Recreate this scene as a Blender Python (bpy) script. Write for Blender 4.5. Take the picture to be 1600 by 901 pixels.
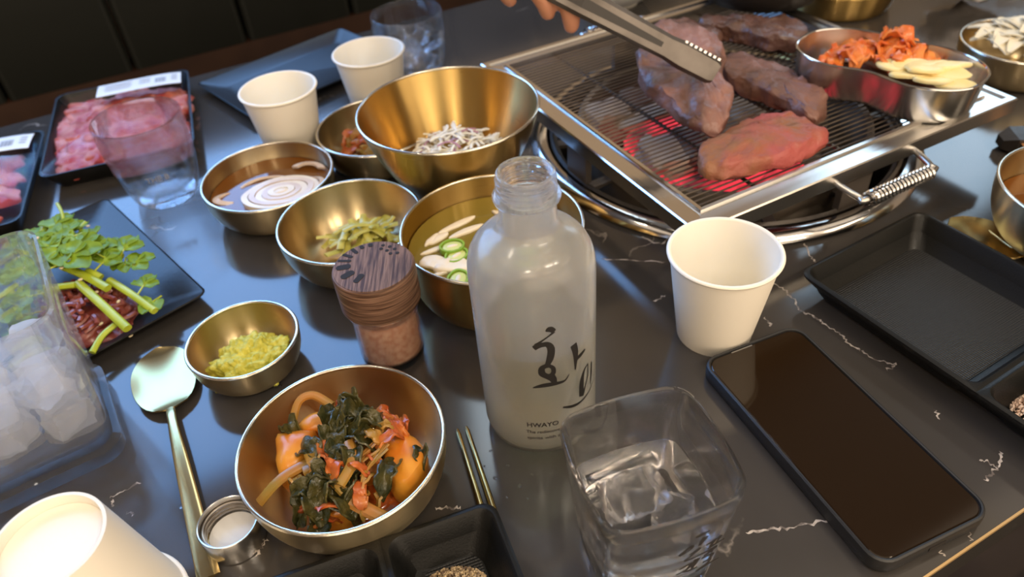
import bpy, bmesh, math, random
from mathutils import Vector, Matrix, noise
PI = math.pi
R = math.radians
rnd = random.Random(7)
for o in list(bpy.data.objects): bpy.data.objects.remove(o)
SC = bpy.context.scene
COL = SC.collection
mm = .001
T = 0.75                                   # table top height above the floor

# ------------------------------------------------------------------ camera
CAM_H, PITCH, ROLL, FPX = 0.373, 0.713097, -0.090212, 1168.55
cd = bpy.data.cameras.new('camera'); cam = bpy.data.objects.new('camera', cd); COL.objects.link(cam)
cp, sp, cr, sr = math.cos(PITCH), math.sin(PITCH), math.cos(ROLL), math.sin(ROLL)
fw = Vector((0, cp, -sp)); rt0 = Vector((1, 0, 0)); up0 = Vector((0, sp, cp))
rt = cr*rt0 + sr*up0; up = -sr*rt0 + cr*up0
M = Matrix((rt, up, -fw)).transposed().to_4x4(); M.translation = (0, 0, T + CAM_H)
cam.matrix_world = M
cd.sensor_width = 36; cd.lens = FPX/1600*36; cd.clip_start = 0.01; cd.clip_end = 60
cd.dof.use_dof = True; cd.dof.focus_distance = 0.42; cd.dof.aperture_fstop = 8.0
SC.camera = cam

# ------------------------------------------------------------------ world, lights, exposure
A25 = R(25.0)
def RV(u, v): return (u*math.cos(A25) - v*math.sin(A25), u*math.sin(A25) + v*math.cos(A25))
wd = bpy.data.worlds.new('world'); SC.world = wd; wd.use_nodes = True
wd.node_tree.nodes['Background'].inputs[0].default_value = (1, .84, .68, 1)
wd.node_tree.nodes['Background'].inputs[1].default_value = 0.25
def area(name, loc, target, sx, sy, power, col, shape='RECTANGLE'):
    l = bpy.data.lights.new(name, 'AREA'); l.shape = shape; l.size = sx; l.size_y = sy; l.energy = power; l.color = col
    o = bpy.data.objects.new(name, l); COL.objects.link(o); o.location = loc
    o.rotation_euler = (Vector(target) - Vector(loc)).to_track_quat('-Z', 'Y').to_euler(); return o
# daylight through the window over the bench
WV, WU0, WU1, WZ0, WZ1 = 1.42, -1.05, 0.36, T + 0.29, T + 1.22
x, y = RV((WU0+WU1)/2, WV - .02); tx, ty = RV((WU0+WU1)/2, 0)
area('window_daylight', (x, y, (WZ0+WZ1)/2), (tx, ty, (WZ0+WZ1)/2), WU1-WU0-.08, WZ1-WZ0-.08, 16.5, (.20, .47, 1))
# neutral ceiling panel over the bench
# second, taller window right of the first
W2U0, W2U1, W2Z0, W2Z1 = .44, .90, T + .95, T + 1.83
x, y = RV((W2U0+W2U1)/2, WV - .02); tx, ty = RV((W2U0+W2U1)/2, 0)
area('window_daylight', (x, y, (W2Z0+W2Z1)/2), (tx, ty, (W2Z0+W2Z1)/2), W2U1-W2U0-.08, W2Z1-W2Z0-.08, 3.2, (.72, .88, 1))
W3U0, W3U1, W3Z0, W3Z1 = 1.75, 2.95, T + .70, T + 1.60
x, y = RV((W3U0+W3U1)/2, WV - .02); tx, ty = RV((W3U0+W3U1)/2, 0)
area('window_daylight', (x, y, (W3Z0+W3Z1)/2), (tx, ty, (W3Z0+W3Z1)/2), W3U1-W3U0-.08, W3Z1-W3Z0-.08, 9, (.55, .78, 1))
# added overhead fill giving even warm ambience, not a ceiling fitting
x, y = RV(.3, -.75); o_ = area('overhead_ambient_fill', (x, y, 2.58), (x, y, 0), 3.6, 2.6, 14, (1, .80, .58)); o_.rotation_euler = (0, 0, A25)
# warm ceiling spots over the table and behind the camera
for (u, v, p) in [(-.55, .62, 1.2), (.10, .40, 1.0), (.95, .45, 1.6), (-.75, -.95, 5.5), (.42, -1.0, 4.0), (.62, -1.0, 4.0), (.95, -1.0, 5.0)]:
    x, y = RV(u, v); area('ceiling_spot_light', (x, y, 2.50), (x, y, 0), .05, .05, p, (1, .86, .68), 'DISK')
# added wide warm fill behind the camera, brightens faces turned towards it
x, y = RV(.2, -2.95); tx, ty = RV(.2, 0); area('camera_side_fill', (x, y, 1.45), (tx, ty, 1.45), 6.0, 2.0, 58, (1, .80, .58))
for (u, v, p) in [(-.9, -1.2, 3), (.45, -1.6, 3), (1.7, -1.1, 3)]:  # added warm fills from the front, lifting cup and bottle sides
    x, y = RV(u, v); area('warm_front_fill', (x, y, 2.20), (*RV(.3, .3), T), .9, .22, p, (1, .77, .53))
vs = SC.view_settings
vs.view_transform = 'Standard'; vs.look = 'None'; vs.gamma = 1; vs.use_curve_mapping = False; vs.exposure = 0.66

# ------------------------------------------------------------------ materials
MATS = {}
def mat(name, col, rough=.5, metal=0, col2=None, scale=80, bump=0, bscale=None, detail=3, lo=.35, hi=.65, **kw):
    if name in MATS: return MATS[name]
    m = bpy.data.materials.new(name); m.use_nodes = True; nt = m.node_tree; N = nt.nodes; L = nt.links
    b = N['Principled BSDF']; c4 = (*col, 1)
    b.inputs['Base Color'].default_value = c4; b.inputs['Roughness'].default_value = rough; b.inputs['Metallic'].default_value = metal
    for k, v in kw.items():
        k = k.replace('_', ' '); b.inputs[k].default_value = v
    if col2 is not None or bump:
        tc = N.new('ShaderNodeTexCoord')
    if col2 is not None:
        n = N.new('ShaderNodeTexNoise'); n.inputs['Scale'].default_value = scale; n.inputs['Detail'].default_value = detail
        L.new(tc.outputs['Object'], n.inputs['Vector'])
        r = N.new('ShaderNodeValToRGB'); r.color_ramp.elements[0].position = lo; r.color_ramp.elements[1].position = hi
        r.color_ramp.elements[0].color = c4; r.color_ramp.elements[1].color = (*col2, 1)
        L.new(n.outputs['Fac'], r.inputs['Fac']); L.new(r.outputs['Color'], b.inputs['Base Color'])
    if bump:
        n2 = N.new('ShaderNodeTexNoise'); n2.inputs['Scale'].default_value = bscale or scale; n2.inputs['Detail'].default_value = 4
        L.new(tc.outputs['Object'], n2.inputs['Vector'])
        bp = N.new('ShaderNodeBump'); bp.inputs['Strength'].default_value = bump; bp.inputs['Distance'].default_value = .002
        L.new(n2.outputs['Fac'], bp.inputs['Height']); L.new(bp.outputs['Normal'], b.inputs['Normal'])
    MATS[name] = m; return m
def nodes(m): return m.node_tree.nodes, m.node_tree.links, m.node_tree.nodes['Principled BSDF']

def brass(name, col, rough=.27, an=.75):
    m = mat(name, col, rough, 1)
    N, L, b = nodes(m)
    b.inputs['Anisotropic'].default_value = an; b.inputs['Anisotropic Rotation'].default_value = .25
    t = N.new('ShaderNodeTangent'); t.direction_type = 'RADIAL'; t.axis = 'Z'; L.new(t.outputs[0], b.inputs['Tangent'])
    tc = N.new('ShaderNodeTexCoord'); mp = N.new('ShaderNodeMapping'); mp.inputs['Scale'].default_value = (20, 20, 900)
    n = N.new('ShaderNodeTexNoise'); n.inputs['Scale'].default_value = 1; n.inputs['Detail'].default_value = 2
    L.new(tc.outputs['Object'], mp.inputs[0]); L.new(mp.outputs[0], n.inputs['Vector'])
    mr = N.new('ShaderNodeMapRange'); mr.inputs[3].default_value = rough - .015; mr.inputs[4].default_value = rough + .02
    L.new(n.outputs['Fac'], mr.inputs[0]); L.new(mr.outputs[0], b.inputs['Roughness'])
    return m
BRASS = brass('brushed_brass', (.55, .44, .26), .29, .93)
BRASS2 = brass('brushed_gold_brass', (.53, .355, .125), .28, .93)
BRASS_RIM = mat('brass_rim', (.74, .69, .58), .2, 1)
GOLD = mat('polished_gold', (.52, .385, .165), .22, 1)
STEEL = brass('brushed_steel', (.62, .60, .57), .25, .5)
CHROME = mat('chrome', (.72, .71, .70), .12, 1)
TONG = mat('worn_tong_steel', (.20, .18, .165), .42, 1, col2=(.13, .115, .105), scale=40)
DSTEEL = mat('heat_stained_steel', (.34, .31, .28), .3, 1, col2=(.50, .44, .37), scale=14)
WIRE = mat('grate_wire', (.16, .13, .105), .45, 1)
PAPER = mat('cup_paper', (.86, .80, .69), .55, 0, col2=(.84, .775, .66), scale=6, Subsurface_Weight=.0)
PAPER_IN = mat('cup_inside_coated', (.88, .83, .72), .45)
BLACKP = mat('black_matte_plastic', (.007, .007, .0065), .36, 0, bump=.1, bscale=900, Specular_IOR_Level=.24)
BLACKM = mat('black_melamine', (.016, .017, .019), .30, 0, bump=.06, bscale=300, Specular_IOR_Level=.32)
RUBBER = mat('black_rubber_case', (.014, .014, .015), .45)
SCREEN = mat('phone_glass', (.016, .008, .003), .07)
INK = mat('black_ink', (.012, .010, .009), .6)
WHITE = mat('white_liner', (.80, .79, .77), .4)
def glassy(name, tint, rough, ior, clear, milk=0, bump=0, bscale=100):
    """clear solid: refraction mixed with straight transmission, plus optional milky scatter"""
    m = mat(name, tint, rough, 0, Transmission_Weight=1, IOR=ior, bump=bump, bscale=bscale)
    N, L = m.node_tree.nodes, m.node_tree.links; b = N['Principled BSDF']
    t = N.new('ShaderNodeBsdfTransparent'); t.inputs[0].default_value = (*tint, 1)
    mx = N.new('ShaderNodeMixShader'); mx.inputs[0].default_value = clear
    L.new(b.outputs[0], mx.inputs[1]); L.new(t.outputs[0], mx.inputs[2]); out = mx
    if milk:
        d = N.new('ShaderNodeBsdfDiffuse'); d.inputs[0].default_value = (.94, .94, .95, 1)
        tr = N.new('ShaderNodeBsdfTranslucent'); tr.inputs[0].default_value = (.94, .94, .95, 1)
        m1 = N.new('ShaderNodeMixShader'); L.new(d.outputs[0], m1.inputs[1]); L.new(tr.outputs[0], m1.inputs[2])
        m2 = N.new('ShaderNodeMixShader'); m2.inputs[0].default_value = milk; L.new(mx.outputs[0], m2.inputs[1]); L.new(m1.outputs[0], m2.inputs[2]); out = m2
    L.new(out.outputs[0], N['Material Output'].inputs[0]); return m
GLASS = glassy('clear_glass', (.995, .995, .995), .0, 1.47, .55)
NECKG = glassy('bottle_neck_glass', (.99, .99, .98), .02, 1.45, .32, .05)
HGLASS = glassy('heavy_glass', (.995, .995, .995), .0, 1.47, .20)
ACRYL = glassy('clear_acrylic', (.99, .99, .99), .0, 1.42, .55, .05)
ICE = glassy('ice', (.99, .99, .99), .0, 1.31, .30, .44, .30, 120)
CICE = glassy('clear_ice', (.99, .99, 1), .0, 1.30, .10, .04, .15, 130)
WATER = glassy('water', (1, 1, 1), 0, 1.33, .12, .02)
LIQUOR = glassy('clear_liquor', (.74, .70, .52), .0, 1.33, .5)
SALTP = mat('pink_salt', (.62, .27, .15), .7, 0, col2=(.80, .47, .30), scale=260, bump=.4, bscale=500)
SALTL = mat('coarse_pink_salt', (.80, .55, .42), .55, 0, col2=(.90, .72, .60), scale=200, bump=.4)
PEPPER = mat('sesame_pepper', (.55, .40, .22), .6, 0, col2=(.20, .13, .08), scale=300, lo=.45, hi=.6)
WASABI = mat('grated_wasabi', (.46, .42, .03), .55, 0, col2=(.66, .60, .09), scale=200, bump=.5, bscale=700)
RADISH = mat('kimchi_radish', (.58, .16, .012), .30, 0, col2=(.74, .31, .03), scale=45)
SAUCE = mat('chili_sauce', (.36, .055, .012), .12, 0, col2=(.55, .13, .02), scale=70)
LEAFD = mat('braised_greens', (.022, .026, .008), .28, 0, col2=(.085, .070, .018), scale=110, bump=.6, bscale=300)
STEMO = mat('braised_stem', (.30, .19, .035), .3, 0, col2=(.42, .17, .03), scale=60)
CABR = mat('kimchi_cabbage', (.36, .055, .012), .28, 0, col2=(.55, .17, .035), scale=70, bump=.3)
CABO = mat('pan_kimchi', (.60, .11, .02), .3, 0, col2=(.80, .26, .05), scale=50, bump=.3)
PICK = mat('pickled_chili', (.40, .36, .05), .3, 0, col2=(.58, .52, .13), scale=70)
ONION = mat('onion_flesh', (.82, .72, .56), .3, 0, col2=(.72, .58, .42), scale=30, Subsurface_Weight=.1, Subsurface_Radius=(.004, .003, .002))
ONIONB = mat('stained_onion', (.62, .47, .36), .3, 0, col2=(.72, .60, .50), scale=40)
ONIONW = mat('white_onion', (.86, .79, .60), .45, 0, col2=(.80, .70, .48), scale=40, Specular_IOR_Level=.3)
ONIONP = mat('purple_onion_edge', (.45, .22, .28), .4)
SOY = mat('soy_vinegar', (.15, .052, .009), .05)
BROTH = mat('pale_broth', (.20, .145, .025), .05)
GARLIC = mat('pickled_radish_slice', (.88, .68, .25), .4, 0, col2=(.92, .78, .42), scale=40)
CHILIG = mat('green_chili', (.24, .40, .04), .25)
CHILIY = mat('chili_flesh', (.62, .66, .22), .35)
PALE = mat('pale_radish_slice', (.80, .68, .50), .4, 0, col2=(.86, .78, .62), scale=50)
SHRED = mat('shredded_leek', (.76, .71, .56), .45, 0, col2=(.86, .83, .72), scale=60)
MINARI_S = mat('parsley_stem', (.38, .46, .02), .35, 0, col2=(.50, .57, .05), scale=40)
MINARI_L = mat('parsley_leaf', (.12, .22, .010), .48, 0, col2=(.27, .40, .025), scale=60, Specular_IOR_Level=.3)
RAWB = mat('raw_beef_strip', (.17, .028, .02), .28, 0, col2=(.30, .085, .055), scale=130)
SEED = mat('sesame_seed', (.80, .66, .42), .5)
MARBLED = mat('marbled_beef', (.36, .028, .022), .42, 0, col2=(.56, .21, .155), scale=75, detail=8, lo=.40, hi=.66, bump=.4, bscale=160, Specular_IOR_Level=.35)
STEAKR = mat('half_grilled_steak', (.25, .10, .042), .50, 0, col2=(.36, .075, .065), scale=24, bump=.8, bscale=150, lo=.38, hi=.62)
STEAKB = mat('grilled_steak', (.075, .036, .024), .28, 0, col2=(.15, .075, .055), scale=45, bump=.9, bscale=170)
STEAKP = mat('seared_steak', (.10, .048, .032), .42, 0, col2=(.21, .10, .075), scale=30, bump=.9, bscale=150)
STEAKH = mat('lifted_steak', (.095, .048, .034), .40, 0, col2=(.29, .145, .12), scale=26, bump=.9, bscale=130)
SKIN = mat('skin', (.50, .225, .13), .5, 0, Subsurface_Weight=.15, Subsurface_Radius=(.008, .004, .002))
CLOTH = mat('black_sleeve', (.02, .02, .022), .8, 0, bump=.3, bscale=500)
SOFA = mat('black_leather', (.011, .012, .010), .6, 0, bump=.15, bscale=300, Specular_IOR_Level=.2)
BROWNW = mat('dark_walnut', (.028, .012, .007), .4, 0, col2=(.045, .020, .011), scale=12)
FLOORM = mat('dark_floor_wood', (.05, .03, .02), .4, 0, col2=(.08, .05, .03), scale=6)
WALLM = mat('warm_plaster', (.42, .34, .26), .8, 0, col2=(.46, .38, .29), scale=8)
CEILM = mat('taupe_ceiling', (.17, .14, .11), .8, 0, col2=(.19, .155, .12), scale=8)
LABEL = mat('label_paper', (.82, .80, .76), .4)
GREY = mat('grey_print', (.33, .33, .34), .6)
FILM = glassy('cling_film', (1, 1, 1), .04, 1.15, .96)
BLACKFE = mat('black_iron', (.020, .016, .014), .35, 0, bump=.2)
COAL = mat('ash_grey_charcoal', (.055, .045, .040), .85, 0, col2=(.34, .29, .25), scale=26, bump=.6, bscale=80)
ASH = mat('white_ash', (.62, .52, .42), .9, 0, col2=(.38, .31, .25), scale=30, bump=.5)
PITM = mat('sooty_steel', (.035, .032, .030), .55, .6, col2=(.12, .10, .085), scale=10)

def glow_coal():
    m = mat('glowing_charcoal', (.10, .05, .045), .9, 0, bump=.5, bscale=70)
    N, L, b = nodes(m)
    tc = N.new('ShaderNodeTexCoord'); n = N.new('ShaderNodeTexNoise'); n.inputs['Scale'].default_value = 24; n.inputs['Detail'].default_value = 4
    L.new(tc.outputs['Object'], n.inputs['Vector'])
    r = N.new('ShaderNodeValToRGB'); r.color_ramp.elements[0].position = .36; r.color_ramp.elements[1].position = .52
    r.color_ramp.elements[0].color = (.02, 0, 0, 1); r.color_ramp.elements[1].color = (1, .045, .075, 1)
    L.new(n.outputs['Fac'], r.inputs['Fac']); L.new(r.outputs['Color'], b.inputs['Emission Color']); b.inputs['Emission Strength'].default_value = .65
    return m
GLOW = glow_coal()

def frosted():
    m = mat('frosted_glass', (.97, .96, .93), .17, 0, Transmission_Weight=1, IOR=1.45)
    N, L, b = nodes(m)
    d = N.new('ShaderNodeBsdfDiffuse'); d.inputs[0].default_value = (.86, .83, .74, 1)
    t = N.new('ShaderNodeBsdfTranslucent'); t.inputs[0].default_value = (.90, .87, .78, 1)
    m1 = N.new('ShaderNodeMixShader'); m1.inputs[0].default_value = .6; L.new(d.outputs[0], m1.inputs[1]); L.new(t.outputs[0], m1.inputs[2])
    m2 = N.new('ShaderNodeMixShader'); m2.inputs[0].default_value = .21
    L.new(b.outputs[0], m2.inputs[1]); L.new(m1.outputs[0], m2.inputs[2]); L.new(m2.outputs[0], N['Material Output'].inputs[0])
    return m
FROST = frosted()

def wood(name, sc):
    m = mat(name, (.20, .11, .075), .5, Specular_IOR_Level=.22)
    N, L, b = nodes(m)
    tc = N.new('ShaderNodeTexCoord'); mp = N.new('ShaderNodeMapping'); mp.inputs['Rotation'].default_value = (0, 0, R(-28)); mp.inputs['Scale'].default_value = sc
    n = N.new('ShaderNodeTexNoise'); n.inputs['Scale'].default_value = 95; n.inputs['Detail'].default_value = 4; n.inputs['Distortion'].default_value = .25
    L.new(tc.outputs['Object'], mp.inputs[0]); L.new(mp.outputs[0], n.inputs['Vector'])
    r = N.new('ShaderNodeValToRGB'); e = r.color_ramp.elements; e[0].position = .36; e[1].position = .62
    e[0].color = (.060, .028, .016, 1); e[1].color = (.22, .125, .080, 1)
    L.new(n.outputs['Fac'], r.inputs['Fac']); L.new(r.outputs['Color'], b.inputs['Base Color'])
    return m
WOOD = wood('printed_wood_side', (.35, .35, 9)); WOODT = wood('printed_wood_top', (9, .45, 1))

def marble():
    m = mat('black_marble', (.016, .014, .013), .115, IOR=1.62)
    N, L, b = nodes(m)
    tc = N.new('ShaderNodeTexCoord')
    nd = N.new('ShaderNodeTexNoise'); nd.inputs['Scale'].default_value = 9; nd.inputs['Detail'].default_value = 6
    L.new(tc.outputs['Object'], nd.inputs['Vector'])
    mx = N.new('ShaderNodeMix'); mx.data_type = 'VECTOR'; mx.inputs['Factor'].default_value = .12
    L.new(tc.outputs['Object'], mx.inputs['A']); L.new(nd.outputs['Color'], mx.inputs['B'])
    v = N.new('ShaderNodeTexVoronoi'); v.feature = 'DISTANCE_TO_EDGE'; v.inputs['Scale'].default_value = 7.0
    L.new(mx.outputs['Result'], v.inputs['Vector'])
    r = N.new('ShaderNodeValToRGB'); e = r.color_ramp.elements; e[0].position = .0; e[0].color = (1, 1, 1, 1); e[1].position = .006; e[1].color = (0, 0, 0, 1)
    L.new(v.outputs['Distance'], r.inputs['Fac'])
    nm = N.new('ShaderNodeTexNoise'); nm.inputs['Scale'].default_value = 11; nm.inputs['Detail'].default_value = 3; L.new(tc.outputs['Object'], nm.inputs['Vector'])
    r2 = N.new('ShaderNodeValToRGB'); r2.color_ramp.elements[0].position = .60; r2.color_ramp.elements[1].position = .72; L.new(nm.outputs['Fac'], r2.inputs['Fac'])
    mu = N.new('ShaderNodeMath'); mu.operation = 'MULTIPLY'; L.new(r.outputs['Color'], mu.inputs[0]); L.new(r2.outputs['Color'], mu.inputs[1])
    cl = N.new('ShaderNodeTexNoise'); cl.inputs['Scale'].default_value = 5; cl.inputs['Detail'].default_value = 5; L.new(tc.outputs['Object'], cl.inputs['Vector'])
    rc = N.new('ShaderNodeValToRGB'); rc.color_ramp.elements[0].color = (.026, .024, .0225, 1); rc.color_ramp.elements[1].color = (.068, .060, .054, 1)
    L.new(cl.outputs['Fac'], rc.inputs['Fac'])
    mc = N.new('ShaderNodeMix'); mc.data_type = 'RGBA'; L.new(mu.outputs[0], mc.inputs['Factor']); L.new(rc.outputs['Color'], mc.inputs['A']); mc.inputs['B'].default_value = (.50, .43, .37, 1)
    L.new(mc.outputs['Result'], b.inputs['Base Color'])
    return m
MARBLE = marble()

# ------------------------------------------------------------------ mesh helpers
class MB:
    def __init__(s): s.v = []; s.f = []
    def add(s, v, f, m=None):
        k = len(s.v); s.v += [tuple(m @ Vector(p)) if m else tuple(p) for p in v]; s.f += [tuple(i + k for i in q) for q in f]; return s
    def lathe(s, prof, seg=48, m=None):
        v = []; f = []; idx = []
        for r, z in prof:
            if r < 1e-7: idx.append([len(v)]); v.append((0, 0, z))
            else:
                idx.append(list(range(len(v), len(v) + seg)))
                v += [(r*math.cos(2*PI*i/seg), r*math.sin(2*PI*i/seg), z) for i in range(seg)]
        for a, b in zip(idx, idx[1:]):
            for i in range(seg):
                j = (i + 1) % seg
                if len(a) == 1 and len(b) == 1: continue
                if len(a) == 1: f.append((a[0], b[j], b[i]))
                elif len(b) == 1: f.append((a[i], a[j], b[0]))
                else: f.append((a[i], a[j], b[j], b[i]))
        return s.add(v, f, m)
    def loft(s, secs, cap0=True, cap1=True, m=None):
        n = len(secs[0]); v = [p for q in secs for p in q]; f = []
        for k in range(len(secs) - 1):
            for i in range(n):
                j = (i + 1) % n; f.append((k*n + i, k*n + j, (k+1)*n + j, (k+1)*n + i))
        if cap0: f.append(tuple(range(n - 1, -1, -1)))
        if cap1: f.append(tuple((len(secs)-1)*n + i for i in range(n)))
        return s.add(v, f, m)
    def tube(s, path, rx, ry=None, seg=8, m=None):
        P = [Vector(p) for p in path]; n = len(P)
        if not isinstance(rx, (list, tuple)): rx = [rx]*n
        if ry is None: ry = rx
        if not isinstance(ry, (list, tuple)): ry = [ry]*n
        secs = []; prev = None
        for i in range(n):
            t = (P[min(i+1, n-1)] - P[max(i-1, 0)]).normalized()
            side = t.cross(Vector((0, 0, 1))) if prev is None else prev - t*prev.dot(t)
            if side.length < 1e-4: side = t.cross(Vector((0, 1, 0)))
            side.normalize(); prev = side; upv = side.cross(t)
            secs.append([tuple(P[i] + side*(rx[i]*math.cos(2*PI*k/seg)) + upv*(ry[i]*math.sin(2*PI*k/seg))) for k in range(seg)])
        return s.loft(secs, m=m)
    def box(s, cx, cy, z0, wx, wy, h, m=None):
        x0, x1, y0, y1, z1 = cx-wx/2, cx+wx/2, cy-wy/2, cy+wy/2, z0+h
        return s.add([(x0,y0,z0),(x1,y0,z0),(x1,y1,z0),(x0,y1,z0),(x0,y0,z1),(x1,y0,z1),(x1,y1,z1),(x0,y1,z1)],
                     [(3,2,1,0),(4,5,6,7),(0,1,5,4),(1,2,6,5),(2,3,7,6),(3,0,4,7)], m)
    def pillow(s, outline, h, z=0, jit=.0, fr=60, seed=0, dome=.5, m=None):
        # rounded slab following an outline
        n = len(outline); cx = sum(p[0] for p in outline)/n; cy = sum(p[1] for p in outline)/n
        def ring(k, zz): return [(cx + (p[0]-cx)*k, cy + (p[1]-cy)*k, zz) for p in outline]
        lv = [(.45, 0), (.86, 0), (.97, .12), (1, .38), (.985, .65), (.93, .84), (.80, .94), (.55, 1), (.28, 1.0+dome*.06)]
        secs = [ring(k, z + h*q) for k, q in lv]
        if jit:
            out = []
            for q in secs:
                out.append([])
                for p in q:
                    d = noise.noise_vector(Vector(p)*fr + Vector((seed*3.1, seed, 0)))*jit
                    out[-1].append((p[0]+d.x, p[1]+d.y, p[2] + (d.z if p[2] > z + h*.3 else 0)))
            secs = out
        return s.loft(secs, m=m)
    def blob(s, sx, sy, sz, jit, fr, seed, sub=3, flat=False, m=None, boxy=0):
        bm = bmesh.new(); bmesh.ops.create_icosphere(bm, subdivisions=sub, radius=1)
        bm.verts.ensure_lookup_table(); v = []
        for q in bm.verts:
            p = q.co.copy()
            if boxy:
                k = max(abs(p.x), abs(p.y), abs(p.z)); p = p.lerp(p/k, boxy)
            d = 1 + noise.noise(p*fr + Vector((seed*7.3, seed*1.7, 0)))*jit
            p = p*d
            if flat and p.z < -.0: p.z *= .05
            v.append((p.x*sx, p.y*sy, p.z*sz))
        f = [tuple(a.index for a in q.verts) for q in bm.faces]; bm.free()
        return s.add(v, f, m)
    def sheet(s, grid, th, m=None):
        # closed thin shell from a grid of points
        ny = len(grid); nx = len(grid[0]); v = []; f = []
        for lay in (0, 1):
            for j in range(ny):
                for i in range(nx):
                    p = Vector(grid[j][i])
                    a = Vector(grid[j][min(i+1, nx-1)]) - Vector(grid[j][max(i-1, 0)])
                    b = Vector(grid[min(j+1, ny-1)][i]) - Vector(grid[max(j-1, 0)][i])
                    nn = a.cross(b)
                    if nn.length > 1e-12: nn.normalize()
                    v.append(tuple(p + nn*(th if lay else 0)))
        q = nx*ny
        for j in range(ny-1):
            for i in range(nx-1):
                a = j*nx+i; f.append((a, a+nx, a+nx+1, a+1)); f.append((q+a, q+a+1, q+a+nx+1, q+a+nx))
        edge = [(0, i) for i in range(nx)] + [(j, nx-1) for j in range(1, ny)] + [(ny-1, i) for i in range(nx-2, -1, -1)] + [(j, 0) for j in range(ny-2, 0, -1)]
        e = [j*nx+i for j, i in edge]
        for k in range(len(e)):
            a, b = e[k], e[(k+1) % len(e)]; f.append((a, b, q+b, q+a))
        return s.add(v, f, m)
    def mesh(s, name, smooth=True, angle=40):
        me = bpy.data.meshes.new(name); me.from_pydata(s.v, [], s.f)
        bm = bmesh.new(); bm.from_mesh(me); bmesh.ops.recalc_face_normals(bm, faces=bm.faces); bm.to_mesh(me); bm.free()
        if smooth:
            for p in me.polygons: p.use_smooth = True
            try: me.set_sharp_from_angle(angle=R(angle))
            except Exception: pass
        me.update(); return me
    def build(s, name, mt, parent=None, loc=(0, 0, 0), rz=0, smooth=True, angle=40):
        return link(name, s.mesh(name, smooth, angle), mt, parent, loc, rz)
def link(name, me, mt, parent=None, loc=(0, 0, 0), rz=0):
    if mt and not me.materials: me.materials.append(mt)
    o = bpy.data.objects.new(name, me); COL.objects.link(o)
    if parent: o.parent = parent; o.location = loc
    else: o.location = (loc[0], loc[1], loc[2])
    o.rotation_euler = (0, 0, rz); return o
def tag(o, label, cat, group=None, kind=None):
    if label: o['label'] = label
    if cat: o['category'] = cat
    if group: o['group'] = group
    if kind: o['kind'] = kind
    return o
def thing(name, label, cat, x, y, z=0, rz=0, group=None):
    o = bpy.data.objects.new(name, None); COL.objects.link(o); o.empty_display_size = .02
    o.location = (x, y, T + z); o.rotation_euler = (0, 0, rz); return tag(o, label, cat, group)
def solo(mb, name, mt, label, cat, x, y, z=0, rz=0, group=None, smooth=True, angle=40):
    return tag(mb.build(name, mt, None, (x, y, T + z), rz, smooth, angle), label, cat, group)
def struct(name, mb, mt, loc=(0, 0, 0), rz=0, smooth=False):
    o = mb.build(name, mt, None, loc, rz, smooth); o['kind'] = 'structure'; return o
def rr(wx, wy, r, z, n=6, cx=0, cy=0, bulge=0):
    pts = []
    rs = r if isinstance(r, (list, tuple)) else [r]*4
    for (sx, sy, a0), q in zip(((1, 1, 0), (-1, 1, 90), (-1, -1, 180), (1, -1, 270)), rs):
        for k in range(n + 1):
            a = R(a0 + 90*k/n); pts.append([cx + sx*(wx/2 - q) + q*math.cos(a), cy + sy*(wy/2 - q) + q*math.sin(a), z])
    if bulge:
        for p in pts:
            X = (p[0]-cx)/(wx/2); Y = (p[1]-cy)/(wy/2)
            p[0] += bulge*X*max(0, 1 - Y*Y); p[1] += bulge*Y*max(0, 1 - X*X)
    return [tuple(p) for p in pts]
def dense(pts, k=4):
    out = []; n = len(pts)
    for i in range(n):
        a, b = Vector(pts[i]), Vector(pts[(i+1) % n])
        m = k if (b-a).length > .006 else 1
        for j in range(m): out.append(tuple(a.lerp(b, j/m)))
    return out
def smooth_closed(pts, k=4):
    n = len(pts); out = []
    for i in range(n):
        p0, p1, p2, p3 = [Vector((*pts[(i+d) % n], 0)) for d in (-1, 0, 1, 2)]
        for j in range(k):
            t = j/k; q = .5*((2*p1) + (p2-p0)*t + (2*p0-5*p1+4*p2-p3)*t*t + (3*p1-p0-3*p2+p3)*t**3)
            out.append((q.x, q.y))
    return out
def spline(pts, k=5):
    P = [Vector(p) for p in pts]; out = []
    for i in range(len(P)-1):
        p0, p1, p2, p3 = P[max(i-1, 0)], P[i], P[i+1], P[min(i+2, len(P)-1)]
        for j in range(k):
            t = j/k; out.append(tuple(.5*((2*p1) + (p2-p0)*t + (2*p0-5*p1+4*p2-p3)*t*t + (3*p1-p0-3*p2+p3)*t**3)))
    out.append(tuple(P[-1])); return out
def text_mesh(body, size):
    c = bpy.data.curves.new('t', 'FONT'); c.body = body; c.size = size; c.offset = size*.018
    o = bpy.data.objects.new('t', c); COL.objects.link(o)
    dg = bpy.context.evaluated_depsgraph_get(); me = o.evaluated_get(dg).to_mesh()
    v = [tuple(p.co) for p in me.vertices]; f = [tuple(p.vertices) for p in me.polygons]
    o.evaluated_get(dg).to_mesh_clear(); bpy.data.objects.remove(o); bpy.data.curves.remove(c); return v, f

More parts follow.
